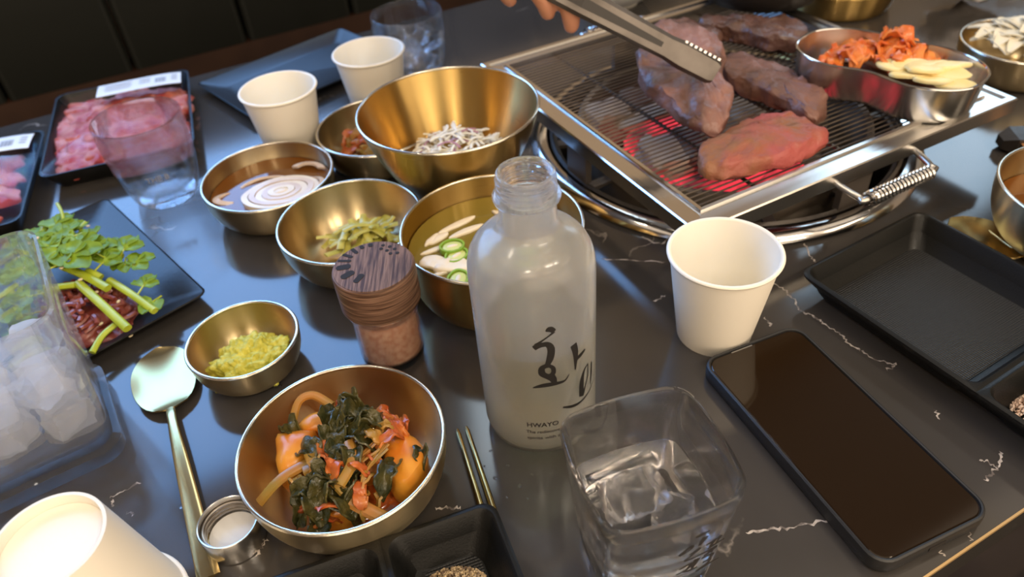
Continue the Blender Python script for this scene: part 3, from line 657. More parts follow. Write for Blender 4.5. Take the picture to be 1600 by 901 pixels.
def brush(q, pts, wid, surf, k=6):
    # variable-width brush stroke; pts in (s,t) surface metres
    P = spline([(a, b, 0) for a, b in pts], k); n = len(P); W = spline([(w, 0, 0) for w in wid], k) if len(wid) > 1 else None
    v = []; f = []
    for i, p in enumerate(P):
        a = Vector(P[max(i-1, 0)]); b = Vector(P[min(i+1, n-1)]); d = (b-a); d.normalize(); nn = Vector((-d.y, d.x, 0))
        w = max(.00005, (W[min(i, len(W)-1)][0] if W else wid[0])/2)
        for sg in (-1, 1): c = Vector(p) + nn*sg*w; v.append(surf(c.x, c.y))
    for i in range(n-1): f.append((2*i, 2*i+2, 2*i+3, 2*i+1))
    q.add(v, f)
def cylsurf(s_, t): a = s_/br; return ((br+.00025)*math.cos(a), (br+.00025)*math.sin(a), t)
q = MB()
ST = [([(-1.456, .1062), (-1.398, .1073), (-1.325, .1052)], (.001, .0034, .0022)), ([(-1.33, .1050), (-1.461, .1016), (-1.635, .0973)], (.0015, .0008, .0016)),
 ([(-1.6576, .0951), (-1.5512, .0970), (-1.4382, .0967), (-1.3905, .0925), (-1.4148, .0861), (-1.4702, .0809)], (.0030, .0030, .0032, .0036, .0036, .0024)),
 ([(-1.44, .0812), (-1.545, .0798), (-1.548, .0752), (-1.45, .0722)], (.003, .0030, .0034, .0030)), ([(-1.45, .0812), (-1.378, .0785), (-1.376, .0745), (-1.45, .0722)], (.002, .0022, .0026, .003)),
 ([(-1.455, .0735), (-1.38, .0695), (-1.367, .0655)], (.005, .0036, .0022)), ([(-1.7106, .0645), (-1.5316, .0659), (-1.32, .0655), (-1.1838, .0656), (-1.1025, .0692)], (.0008, .0028, .0022, .0012, .0004)),
 ([(-1.0069, .0899), (-.9662, .0822), (-.9796, .0699)], (.0038, .0032, .0008)), ([(-.975, .0775), (-.86, .0785), (-.7487, .0800)], (.0022, .0026, .0012)),
 ([(-.6695, .0660), (-.7774, .0637), (-.842, .0557), (-.8456, .0448)], (.0008, .0016, .0032, .0034)), ([(-.6695, .0660), (-.672, .0572), (-.7612, .0492), (-.8315, .0437)], (.0008, .0010, .0012, .0026)),
 ([(-.5429, .0634), (-.5576, .0529), (-.5868, .0456)], (.0012, .0018, .0006)), ([(-.258, .0471), (-.6079, .0419), (-.8795, .0401), (-1.064, .0413), (-1.2332, .0440)], (.0004, .0010, .0016, .0020, .0012))]
for pts, wid in ST: brush(q, [(a*br, z) for a, z in pts], [w_*1.12 for w_ in wid], cylsurf)
q.build('brush_lettering', INK, bt, smooth=False)
for body, size, a0, z0 in (('HWAYO', .0052, -1.866, .0305), ('The rediscove', .0036, -1.880, .0248), ('spirits with a', .0036, -1.873, .0194)):
    v, f = text_mesh(body, size); wmax = max(p[0] for p in v); want = (.0186 if body == 'HWAYO' else .0197); k = want/wmax
    q = MB(); q.add([cylsurf(a0*br + p[0]*k, z0 + p[1]) for p in v], f); q.build('printed_text', INK, bt, smooth=False)

# bottle cap
cp_ = thing('bottle_cap', 'silver screw cap lying open side up with a white liner', 'bottle cap', -.1678, .2374)
capo = [(0, 0), (.0160, 0), (.0168, .0008)]
MB().lathe(capo + [(.0169, .0172), (.0165, .0178), (.0158, .0176), (.0157, .003), (0, .0028)], 64).build('cap_shell', STEEL, cp_)
for z in (.0075, .0105, .0135): MB().lathe([(.0156 - .0009*(1+math.cos(a)), z + .0009*math.sin(a)) for a in [2*PI*i/8 for i in range(9)]], 48).build('thread', DSTEEL, cp_)
MB().lathe([(0, .0058), (.0135, .0058), (.0140, .0050), (.0140, .003), (0, .003)], 48).build('white_liner', WHITE, cp_)

# ------------------------------------------------------------------ salt shaker
sk = thing('salt_shaker', 'glass salt shaker of pink salt with brown wood-grain lid', 'shaker', -.0869, .3750)
MB().lathe([(0, 0), (.019, 0), (.0215, .0015), (.0222, .005), (.0222, .040), (.0230, .0435), (.0243, .0455), (.0245, .0475), (.0235, .0488), (.0218, .0495), (.0218, .060), (.0200, .060), (.0200, .0495), (.0205, .046), (.0202, .040), (.0202, .007), (.017, .0042), (0, .0038)], 64).build('glass_jar', GLASS, sk)
solo(MB().lathe([(0, .0041), (.0168, .0045), (.0199, .0073), (.0199, .0395), (.016, .041), (0, .0400)], 48), 'pink_salt', SALTP, 'coarse brownish pink salt filling the glass shaker', 'salt', -.0869, .3750)
MB().lathe([(.0225, .0500), (.0262, .0500), (.0265, .0507), (.0268, .0760), (.0262, .0776), (.0256, .0779), (0, .0779), (0, .0770), (.0225, .0765), (.0225, .0500)], 72).build('lid', WOOD, sk)
MB().lathe([(0, .0779), (.0254, .0779), (.0252, .0783), (0, .0783)], 64).build('lid_top', WOODT, sk)
lidp = [o for o in sk.children if o.name.startswith('lid_top')][0]
HOLE = mat('dark_hole', (.012, .008, .006), .8)
for (a, b, w, h, rz) in [(-19, 1, 9.5, 5, 8), (-15.5, -7, 9.5, 5, 38), (-8, -11.5, 9, 4, 62), (-19, 7.5, 9, 2.2, -8), (-17.5, 12.5, 8, 2.4, -30), (-13.5, 17, 7, 2.6, -52), (-9, 20.5, 4, 2.8, -66), (-3.5, 22, 4, 3, -80)]:
    q = MB(); q.loft([rr(w*mm, h*mm, h*.45*mm, 0), rr(w*mm, h*mm, h*.45*mm, .00022)]); q.build('pour_slot', HOLE, lidp, (a*mm, b*mm, .0783), R(rz), smooth=False)
for (a, b) in [(5, 20.5), (9.5, 18.5), (13, 15.5), (15, 11), (10.5, 11), (8, 14.5), (4, 17)]:
    MB().lathe([(0, 0), (.0013, 0), (.0013, .0002), (0, .0002)], 16).build('shaker_hole', HOLE, lidp, (a*mm, b*mm, .0783))

# ------------------------------------------------------------------ square rocks glass with water and ice
gl = thing('square_glass', 'heavy square rocks glass of iced water printed with black brush script', 'glass', .0555, .2050, 0, R(13.5))
GH = .090
def gw(z): return .052 + .0145*(z/GH)**1.1
def gsec(w, z, r, bulge): return dense(rr(w, w, r, z, 6, bulge=bulge), 1)
def gsec2(w, z, r, bu):
    pts = []
    base = rr(w, w, r, z, 5); n = len(base)
    d = []
    for i in range(n):
        a, b = Vector(base[i]), Vector(base[(i+1) % n]); m_ = 8 if (b-a).length > .01 else 1
        for j in range(m_): d.append(a.lerp(b, j/m_))
    for p in d:
        X = p.x/(w/2); Y = p.y/(w/2)
        pts.append((p.x + bu*X*max(0, 1-Y*Y), p.y + bu*Y*max(0, 1-X*X), p.z))
    return pts
secs = [gsec2(gw(0)-.004, 0, .008, .001), gsec2(gw(0), .002, .0085, .0015)]
secs += [gsec2(gw(z), z, .0085, .0022 + .0010*z/GH) for z in (.015, .03, .045, .06, .075, .0865)]
secs += [gsec2(gw(GH)-.0008, GH-.0008, .0085, .0032), gsec2(gw(GH)-.0026, GH, .0078, .0032), gsec2(gw(GH)-.0044, GH-.0012, .007, .0032)]
secs += [gsec2(gw(z)-.0056, z, .006, .0022 + .0010*z/GH) for z in (.075, .06, .045, .03, .02)] + [gsec2(gw(.015)-.010, .0155, .006, .001)]
MB().loft(secs).build('glass_body', HGLASS, gl, angle=50)
def facesurf(s_, t):
    w = gw(t); X = s_/(w/2); return (s_, -(w/2 + (.0022 + .001*t/GH)*max(0, 1-X*X)) - .0004, t)
q = MB()
GS = [([(.001, .0553), (.0034, .0579), (.0059, .0609), (.0072, .0600), (.0054, .0568), (.0014, .0546)], (.0010, .0016, .0014, .0012, .001, .001)), ([(.0130, .0660), (.0118, .0620), (.0109, .0582)], (.0026, .0022, .0008)),
 ([(.0075, .0690), (.0103, .0700), (.0142, .0706)], (.0006, .0022, .0008)), ([(.0065, .0522), (.0095, .0538), (.0121, .0556)], (.0008, .0015, .0018)), ([(.0119, .0552), (.0079, .0503), (.0053, .0472), (.0095, .0467), (.0142, .0478)], (.0014, .0012, .0012, .0014, .0008)),
 ([(.0150, .0552), (.0187, .0571), (.0228, .0588)], (.0008, .0016, .0014)), ([(.0165, .0500), (.0206, .0522), (.0252, .0533)], (.0008, .0016, .0010)), ([(.0190, .0568), (.0176, .0518)], (.0016, .0010)), ([(.0222, .0582), (.0208, .0530)], (.0014, .0008)),
 ([(.0112, .0466), (.0166, .0477), (.0222, .0491)], (.0008, .0016, .0012)), ([(.0192, .0495), (.0182, .0450), (.0148, .0415)], (.0018, .0014, .0008)), ([(.0217, .0488), (.0198, .0455)], (.0014, .0010)), ([(.0155, .0440), (.0190, .0450), (.0205, .0436)], (.001, .0014, .001)),
 ([(.0034, .0384), (.0069, .0405), (.0097, .0402), (.0073, .0355), (.0024, .0335)], (.0008, .0014, .0018, .0014, .0006)), ([(.0124, .0440), (.0113, .0385), (.0105, .0336)], (.0024, .0020, .0008)), ([(.0060, .0340), (.0102, .0332), (.0137, .0338)], (.0008, .0016, .0008)),
 ([(.0150, .0412), (.0206, .0418), (.0198, .0371), (.0164, .0360)], (.0008, .0018, .0012, .001)), ([(.0164, .0362), (.0206, .0356), (.0183, .0305)], (.001, .0014, .0012)), ([(.0136, .0282), (.0191, .0309), (.0263, .0316)], (.0008, .0018, .0006))]
for pts, wid in GS: brush(q, pts, [w_*1.45 for w_ in wid], facesurf, 4)
q.build('brush_lettering', INK, gl, smooth=False)
secs = [gsec2(gw(.016)-.0118, .0162, .005, .001)] + [gsec2(gw(z)-.0066, z, .005, .0021 + .001*z/GH) for z in (.02, .03, .045, .056)]
q = MB(); q.loft(secs); solo(q, 'glass_water', WATER, 'clear drink in the square rocks glass', 'drink', .0555, .2050, 0, R(13.5), angle=50)
def ice_cube(sx, sy, sz, seed): return MB().blob(sx*.86, sy*.86, sz*.86, .16, 1.3, seed, 4, boxy=.80)
def ice(x, y, z, s_, seed, rz, label, group, tilt=(0, 0)):
    o = solo(ice_cube(s_, s_*.85, s_*.8, seed), 'ice_cube', ICE if 'bucket' in label else CICE, label, 'ice cube', x, y, z, rz, group, angle=22)
    o.rotation_euler = (tilt[0], tilt[1], rz); return o
ice(.0500, .2090, .050, .0165, 3, .5, 'large clear ice cube rising out of the square glass', 'ice in the square glass', (.5, .4))
ice(.0680, .1990, .043, .0130, 8, 1.4, 'smaller clear ice cube sunk in the square glass', 'ice in the square glass', (.2, .7))

# ------------------------------------------------------------------ round tumblers
def tumbler(label, x, y):
    th = thing('glass_tumbler', label, 'glass', x, y)
    prof = [(0, .001), (.024, 0), (.0275, .0012), (.0295, .005), (.0325, .016), (.0360, .034), (.0380, .052), (.0387, .066), (.0384, .080), (.0380, .0812), (.0373, .0815), (.0368, .080), (.0370, .066), (.0362, .052), (.0342, .034), (.0308, .019), (.026, .0125), (.014, .0105), (0, .0100)]
    MB().lathe(prof, 72).build('glass_body', GLASS, th, angle=60); return th
t1 = tumbler('empty round glass tumbler in front of the packed meat', -.3147, .6115)
v, f = text_mesh('THE B', .0075)
q = MB()
rad = .0366
def tsurf(p):
    z = .034 + p[1]; a = R(-78) + (p[0]-.004)/rad; r_ = .0347 + (z-.034)*.08 + .0012; return (r_*math.cos(a), r_*math.sin(a), z)
q.add([tsurf(p) for p in v], f); q.build('etched_text', mat('etched_white', (.30, .28, .27), .6), t1, smooth=False)
tumbler('round glass tumbler holding ice behind the rear paper cup', -.0864, .8014)
for k, (a, b, z, s_) in enumerate([(-10, 6, 30, 13), (12, -4, 30, 13), (0, -12, 45, 12), (8, 10, 50, 12), (-10, -4, 58, 10)]):
    ice(-.0864+a*mm, .8014+b*mm, z*mm, s_*mm, k+20, k*1.1, 'clear ice cube in the rear round tumbler', 'ice in the rear tumbler', (.3*k, .5))

# ------------------------------------------------------------------ acrylic ice bucket
bk = thing('ice_bucket', 'clear acrylic square ice bucket cut by the left picture edge', 'ice bucket', -.317, .317, 0, R(29.5))
def bs(wx, wy, z, r=.014): return rr(wx, wy, r, z, 6)
secs = [bs(.100, .085, 0, .012), bs(.105, .090, .003), bs(.106, .091, .012), bs(.098, .083, .0135), bs(.100, .085, .02), bs(.110, .096, .07), bs(.119, .1055, .1185), bs(.1195, .106, .1205), bs(.1165, .103, .1215), bs(.1135, .100, .1205), bs(.104, .090, .07), bs(.095, .080, .022, .012), bs(.088, .073, .018, .012)]
MB().loft(secs).build('bucket_body', ACRYL, bk, angle=50)
ca, sa = math.cos(R(29.5)), math.sin(R(29.5))
ks = 0
for lz, ni, nj in ((.036, 3, 3), (.062, 3, 3)):
    for i in range(ni):
        for j in range(nj):
            a = (i-1)*.030 + rnd.uniform(-.002, .002); b = (j-1)*.0255 + rnd.uniform(-.002, .002); ks += 1
            ice(-.317 + a*ca - b*sa, .317 + a*sa + b*ca, lz + rnd.uniform(-.002, .003), .0142, ks, rnd.uniform(0, 3), 'clear ice cube in the acrylic bucket', 'ice cubes in the bucket', (rnd.uniform(-.3, .3), rnd.uniform(-.3, .3)))
ring_ = thing('ice_ladle', 'clear plastic ring of the ice scoop in the bucket', 'scoop', -.332, .292, .080)
MB().lathe([(.018 + .0016*math.cos(a), .0016*math.sin(a)) for a in [2*PI*i/10 for i in range(11)]], 40).build('scoop_rim', ACRYL, ring_)
MB().lathe([(0, -.010), (.012, -.008), (.0172, -.001), (.0160, -.001), (.011, -.0068), (0, -.0088)], 40).build('scoop_bowl', ACRYL, ring_)
# ------------------------------------------------------------------ cutlery
def spoon(label, pts, bowlL, bowlW, x, y, rz, hl, z=0):
    th = thing('spoon', label, 'spoon', x, y, z, rz)          # local: bowl centre at origin, handle along -y
    g = []; ny = 17; nx = 13
    for j in range(ny):
        t = j/(ny-1)*2 - 1; w = bowlW/2*math.sqrt(max(0.0, 1 - abs(t)**2.3)) + .0002; w = max(w, .0008 if t > 0 else .0026)
        row = []
        for i in range(nx):
            s_ = i/(nx-1)*2 - 1
            row.append((s_*w, t*bowlL/2, .0062 - .0050*(1 - (s_*w/(bowlW/2))**2)*(1 - t*t)**.8))
        g.append(row)
    MB().sheet(g, .0011).build('spoon_bowl', GOLD, th, angle=60)
    path = [(0, -bowlL/2+.001, .0062), (0, -bowlL/2-.012, .0085), (0, -bowlL/2-.04, .0085), (0, -bowlL/2-hl*.6, .006), (0, -bowlL/2-hl, .0026)]
    MB().tube(spline(path, 5), [.0030, .0030, .0030, .0030, .0030]+[.0030+.0032*(i/15) for i in range(16)], .0011, 12).build('handle', GOLD, th)
    return th
dx, dy = -.1815+.2480, .2135-.3620
rz_sp = math.atan2(dy, dx) + PI/2
spoon('long gold spoon lying beside the wasabi bowl and silver cap', None, .066, .0425, -.2445, .3640, rz_sp, .132)
spoon('gold spoon lying behind the right black tray', None, .060, .0400, .3640, .4350, R(33), .12)
def stick(label, p0, p1, r0=.0016, r1=.0030, z=.0028):
    th = thing('chopstick', label, 'chopstick', p0[0], p0[1], z, math.atan2(p1[1]-p0[1], p1[0]-p0[0]), 'gold metal chopsticks')
    L = math.hypot(p1[0]-p0[0], p1[1]-p0[1])
    MB().tube([(0, 0, -.0006), (.004, 0, -.0003), (L*.5, 0, 0), (L, 0, 0)], [r0*.6, r0, (r0+r1)/2, r1], None, 10).build('shaft', GOLD, th)
    MB().tube([(L*.72, 0, 0), (L+.0015, 0, 0)], [r1*1.05, r1*1.1], None, 10).build('grip_end', BRASS_RIM, th)
stick('gold metal chopstick tip beside the kimchi bowl, left of the pair', (-.0421, .2989), (-.0000, .118))
stick('gold metal chopstick tip nearer the bottle, right of the pair', (-.0365, .3003), (.0075, .119))
stick('thin gold chopstick lying behind the right spoon', (.3700, .4510), (.4080, .290))
# ------------------------------------------------------------------ black compartment trays
def ribbed(name, sc):
    m = mat(name, (.012, .012, .012), .30, Specular_IOR_Level=.55); N, L, b = nodes(m)
    tc = N.new('ShaderNodeTexCoord'); sep = N.new('ShaderNodeSeparateXYZ'); L.new(tc.outputs['Object'], sep.inputs[0])
    hs = []
    for ax in ('X', 'Y'):
        mu = N.new('ShaderNodeMath'); mu.operation = 'MULTIPLY'; mu.inputs[1].default_value = sc; L.new(sep.outputs[ax], mu.inputs[0])
        si = N.new('ShaderNodeMath'); si.operation = 'SINE'; L.new(mu.outputs[0], si.inputs[0]); hs.append(si)
    ad = N.new('ShaderNodeMath'); ad.operation = 'ADD'; L.new(hs[0].outputs[0], ad.inputs[0]); L.new(hs[1].outputs[0], ad.inputs[1])
    bp = N.new('ShaderNodeBump'); bp.inputs['Strength'].default_value = .5; bp.inputs['Distance'].default_value = .0003
    L.new(ad.outputs[0], bp.inputs['Height']); L.new(bp.outputs['Normal'], b.inputs['Normal'])
    return m
RIBBED = ribbed('ribbed_black_plastic', 3600)
def tray(name, label, x, y, rz, cells, W, L, h, cat='tray', taper=.016, floor=.003, rim_r=.009):
    """cells: (x0,x1,y0,y1) wells in local coords, x 0..W, y -L..0; one rim, one skirt."""
    th = thing(name, label, cat, x, y, 0, rz)
    q = MB(); n = 6
    for (x0, x1, y0, y1) in cells:
        cx, cy, w, d = (x0+x1)/2, (y0+y1)/2, x1-x0, y1-y0
        rc = [rim_r if (abs(a) < 1e-6 or abs(a-W) < 1e-6) and (abs(b) < 1e-6 or abs(b+L) < 1e-6) else .0004 for a, b in ((x1, y1), (x0, y1), (x0, y0), (x1, y0))]
        def ins(i, z, r): return rr(w-2*i, d-2*i, r, z, n, cx, cy)
        o_ = rr(w, d, rc, h-.0008, n, cx, cy)
        q.loft([o_, ins(.0012, h, .008), ins(.0028, h, .008), ins(.0042, h-.0015, .008), ins(.0085, floor+.006, .008), ins(.0115, floor+.001, .008), ins(.0145, floor, .008)], False, True)
    q.loft([rr(W, L, rim_r, h-.0008, n, W/2, -L/2), rr(W-.0008, L-.0008, rim_r, h-.003, n, W/2, -L/2), rr(W-2*taper, L-2*taper, rim_r, .001, n, W/2, -L/2), rr(W-2*taper-.002, L-2*taper-.002, rim_r, 0, n, W/2, -L/2)], False, True)
    q.build('tray_shell', BLACKP, th, angle=35)
    for (x0, x1, y0, y1) in cells:
        p = MB(); p.loft([rr(x1-x0-.031, y1-y0-.031, .006, floor, n, (x0+x1)/2, (y0+y1)/2), rr(x1-x0-.031, y1-y0-.031, .006, floor+.0004, n, (x0+x1)/2, (y0+y1)/2)]); p.build('well_floor', RIBBED, th, smooth=False)
    return th
def loc2w(x, y, rz, a, b): return x + a*math.cos(rz) - b*math.sin(rz), y + a*math.sin(rz) + b*math.cos(rz)
TRX, TRY, TRA = .2020, .3945, R(27.5)
tray('compartment_tray', 'large black divided tray with empty main well, right of the phone', TRX, TRY, TRA, [(0, .128, -.135, 0), (0, .064, -.200, -.135), (.064, .128, -.200, -.135)], .128, .200, .024)
TBX, TBY, TBA = loc2w(-.0205, .2325, R(16.5), -.126, 0)[0], loc2w(-.0205, .2325, R(16.5), -.126, 0)[1], R(16.5)
tray('sauce_dish', 'small black two-compartment sauce dish at the near table edge', TBX, TBY, TBA, [(0, .063, -.080, 0), (.063, .126, -.080, 0)], .126, .080, .024, 'dish')
# granules
GRA, GRB = .0935, -.0315
def grains(name, label, cat, x, y, z, n, spread, hgt, size, mt, seed, up=0):
    r_ = random.Random(seed); q = MB()
    for i in range(n):
        a = r_.uniform(0, 2*PI); k = r_.random()**.6; zz = hgt*(1-k**1.6)*r_.random()**.4
        s_ = size*r_.uniform(.6, 1.2)
        m_ = Matrix.Translation((spread[0]*k*math.cos(a), spread[1]*k*math.sin(a), zz)) @ Matrix.Rotation(r_.uniform(0, 6), 4, Vector((r_.random()-.5, r_.random()-.5, r_.random()-.4)).normalized()) @ Matrix.Diagonal((s_, s_*r_.uniform(.6, 1), s_*r_.uniform(.6, 1), 1))
        q.add([(1, 0, 0), (-1, 0, 0), (0, 1, 0), (0, -1, 0), (0, 0, 1), (0, 0, -1)], [(0, 2, 4), (2, 1, 4), (1, 3, 4), (3, 0, 4), (2, 0, 5), (1, 2, 5), (3, 1, 5), (0, 3, 5)], m_)
    return tag(q.build(name, mt, None, (x, y, T+z), 0, True, 80), label, cat, None, 'stuff')
gx_, gy_ = loc2w(TBX, TBY, TBA, GRA, GRB)
grains('sesame_pepper_mix', 'loose brown sesame and pepper grains in the sauce dish', 'seasoning', gx_, gy_, .0045, 1300, (.0180, .0125), .0085, .00105, PEPPER, 3)
gx_, gy_ = loc2w(TRX, TRY, TRA, .033, -.162)
grains('coarse_salt', 'heap of coarse pink salt in the right tray corner', 'salt', gx_, gy_, .0045, 1500, (.0175, .0175), .017, .0013, SALTL, 4)

# ------------------------------------------------------------------ phone
PXc, PYc, PA = .1800, .2680, R(19.3)
ph = thing('smartphone', 'black smartphone in a black rubber case lying screen up', 'phone', PXc, PYc, 0, PA)
pw_, pl_ = .0765, .1600
MB().loft([rr(pw_-.003, pl_-.003, .0095, 0), rr(pw_-.0008, pl_-.0008, .0108, .0012), rr(pw_, pl_, .0115, .004), rr(pw_, pl_, .0115, .0085), rr(pw_-.0008, pl_-.0008, .011, .0105), rr(pw_-.0026, pl_-.0026, .0105, .0112), rr(pw_-.0044, pl_-.0044, .0095, .0109), rr(pw_-.0050, pl_-.0050, .0092, .0096)]).build('case', RUBBER, ph)
MB().loft([rr(pw_-.0056, pl_-.0056, .009, .0094), rr(pw_-.0056, pl_-.0056, .009, .0099), rr(pw_-.0068, pl_-.0068, .0084, .0103)]).build('screen', SCREEN, ph, angle=20)
q = MB(); q.loft([rr(.016, .0008, .00035, 0, 3), rr(.016, .0008, .00035, .0002, 3)]); q.build('earpiece_slit', mat('grey_metal', (.25, .24, .23), .4, .5), ph, (-.008, pl_/2-.0034, .01035), smooth=False)
q = MB(); q.box(0, -pl_/2-.0001, .0045, .011, .0006, .0028); q.build('charging_port', HOLE, ph, smooth=False)
for (yy, w_) in ((.028, .018), (.004, .010)):
    q = MB(); q.box(pw_/2+.0002, yy, .0045, .0008, w_, .0030); q.build('side_button', RUBBER, ph, smooth=False)

# ------------------------------------------------------------------ black melamine plates
def plate(label, x, y, rz, w=.200, d=.130, h=.011):
    th = thing('rectangular_plate', label, 'plate', x, y, 0, rz)
    q = MB(); r_ = .007
    q.loft([rr(w-.05, d-.05, .006, 0), rr(w-.045, d-.045, .006, .0012), rr(w-.002, d-.002, r_, h-.0018), rr(w, d, r_, h-.0006), rr(w-.0015, d-.0015, r_, h), rr(w-.003, d-.003, r_, h-.0004), rr(w-.036, d-.036, .008, .0045), rr(w-.046, d-.046, .008, .0036)])
    q.build('plate_body', BLACKM, th, angle=30)
    q = MB(); q.loft([rr(w-.0004, d-.0004, r_, h-.0012), rr(w+.0006, d+.0006, r_, h-.0004), rr(w-.0012, d-.0012, r_, h+.0003), rr(w-.0022, d-.0022, r_, h-.0002)], False, False); q.build('rim_edge', BLACKP, th); return th
PLX, PLY, PLA = -.3480, .4793, R(131.0)
plate('black rectangular plate of raw beef and green parsley behind the ice bucket', PLX, PLY, PLA)
plate('empty black rectangular plate behind the rear paper cups', -.2237, .8458, R(40.5))
# raw beef mound and water parsley
yx, yy = -.33, .46
solo(MB().blob(.044, .032, .012, .35, 2.2, 5, 4, True), 'raw_beef_mound', RAWB, 'mound of seasoned raw beef under the parsley', 'raw beef', yx+.004, yy-.022, .0050, R(-35), angle=80)
for k in range(95):
    a = rnd.uniform(0, 2*PI); r0 = rnd.random()**.5; cx_, cy_ = 4 + 46*r0*math.cos(a)*.8 + 8*math.sin(a), -22 - 30*r0*math.cos(a)*.55 + 28*r0*math.sin(a)
    zc = 11 + 13*(1-r0**2) + rnd.uniform(0, 2); L = rnd.uniform(9, 16); d = rnd.uniform(0, PI)
    pts = [((cx_ + (t-.5)*L*math.cos(d+t*.4))*mm, (cy_ + (t-.5)*L*math.sin(d+t*.4))*mm, (zc + math.sin(3*t+k))*mm) for t in (0, .33, .66, 1)]
    solo(MB().tube(spline(pts, 2), 2.0*mm, 1.6*mm, 6), 'raw_beef_strip', RAWB, 'short dark red raw beef strip in the mound under the parsley', 'raw beef', yx, yy, 0, 0, 'raw beef strips on the black plate')
PS = [((-51, 67), (-39, 25), 3.2, 34, 30), ((-11, 5), (31, -22), 3.4, 34, 30), ((5, -12), (55, -60), 3.4, 30, 22), ((25, -7), (68, -41), 3.0, 26, 20), ((41, -50), (31, -73), 2.6, 18, 14), ((-19, -12), (4, -14), 3.0, 28, 30), ((-8, 31), (21, 28), 3.2, 30, 30), ((1, 20), (29, 17), 2.6, 32, 30), ((9, -1), (21, -8), 3.0, 32, 30),
    ((-44, 84), (-31, 57), 1.4, 42, 34), ((-15, 50), (-14, 61), 1.5, 32, 36), ((-60, -25), (-46, -4), 2.6, 26, 28), ((-30, -40), (-48, -10), 2.4, 24, 26), ((-70, 10), (-45, 20), 2.4, 24, 26), ((-64, 50), (-30, 35), 2.2, 24, 26)]
PRK = ranks([q_[0] for q_ in PS])
for k, (p0, p1, r_, z0, z1) in enumerate(PS):
    mid = ((p0[0]+p1[0])/2 + rnd.uniform(-2, 2), (p0[1]+p1[1])/2 + rnd.uniform(-2, 2))
    pts = [(p0[0]*mm, p0[1]*mm, z0*mm), (mid[0]*mm, mid[1]*mm, (z0+z1)/2*mm + .001), (p1[0]*mm, p1[1]*mm, z1*mm)]
    solo(MB().tube(spline(pts, 5), r_*mm, r_*.8*mm, 10), 'parsley_sprig', MINARI_S, 'bright green cut parsley stalk on the raw beef plate, ' + PRK[k], 'parsley', yx, yy, 0, 0, 'parsley stems on the raw beef')
def parsley(a, b, z, s_, rz, seed, rk):
    th = thing('parsley_leaf', 'fresh green parsley leaf cluster on the raw beef plate, ' + rk, 'leaf', yx+a*mm, yy+b*mm, z*mm, rz, 'parsley leaves on the raw beef')
    for k, (fx, fy, an) in enumerate(((0, .55, 0), (-.42, .1, 55), (.42, .1, -55))):
        g = []
        for j in range(6):
            t = j/5; w = s_*.52*math.sin(PI*(.06+.86*t))**.55*(1 + .08*math.sin(t*22))
            g.append([(w*c, (t-.4)*s_*.95, .18*s_*abs(c)*abs(c) - .25*s_*(t-.4)**2 + .08*s_*noise.noise(Vector((c*2, t*3, seed+k)))) for c in (-1, -.5, 0, .5, 1)])
        MB().sheet(g, .0005).build('leaflet', MINARI_L, th, (fx*s_, fy*s_, 0), R(an), angle=80)
    MB().tube([(0, -s_*.9, -.002), (0, -.2*s_, 0), (0, .3*s_, .0005)], .0007, None, 6).build('stalk', MINARI_S, th)
PL = [(-37, 58, 36, 16, -20), (-24, 40, 38, 18, 60), (-22, 20, 40, 18, 100), (-1, 5, 41, 20, -60), (-26, 11, 37, 16, 170), (-7, 28, 37, 17, 20), (7, 23, 35, 15, -80), (30, 22, 33, 15, -10), (43, 6, 30, 13, -60), (55, -17, 26, 11, -20), (63, -31, 20, 11, 160), (-41, 6, 34, 17, 80), (-62, 37, 30, 16, 40), (-29, -24, 30, 15, 120), (-39, -32, 28, 15, 200), (-25, -52, 22, 14, 250), (-36, 30, 38, 18, 10), (20, 6, 34, 14, -30), (-21, 50, 36, 14, 30), (-52, 45, 34, 16, 70), (-56, 12, 28, 15, 120), (-46, 62, 31, 14, 0), (-12, 14, 42, 17, 200), (-14, 36, 39, 15, 140), (12, 14, 37, 14, 60), (-34, 44, 36, 15, 230), (-46, 24, 36, 16, 300), (-4, 44, 33, 12, 80), (34, 8, 30, 11, 200), (20, 28, 31, 12, 40)]
for k, ((a, b, z, s_, an), rk) in enumerate(zip(PL, ranks(PL))):
    parsley(a, b, z, s_*mm, R(an), k, rk)
sd = MB().blob(.0019, .0013, .0009, .05, 1, 1, 2).mesh('sesame_seed'); sd.materials.append(SEED)
for k, (a, b, z) in enumerate([(-35, 93, 11), (49, -52, 8), (-68, 72, 16), (-72, 68, 16), (8, -12, 33), (-40, 35, 42), (-44, 29, 42), (-8, -2, 38), (28, -45, 16), (-70, 38, 30), (-66, 18, 26), (12, -30, 24), (36, -26, 20), (2, -40, 20), (20, -20, 26), (-12, -20, 26), (-2, -28, 24), (-50, 20, 36)]):
    tag(link('sesame_seed', sd, None, None, (yx+a*mm, yy+b*mm, T+z*mm), k*.9), 'pale sesame seed sprinkled over the raw beef plate', 'seed', 'sesame seeds on the raw beef plate')

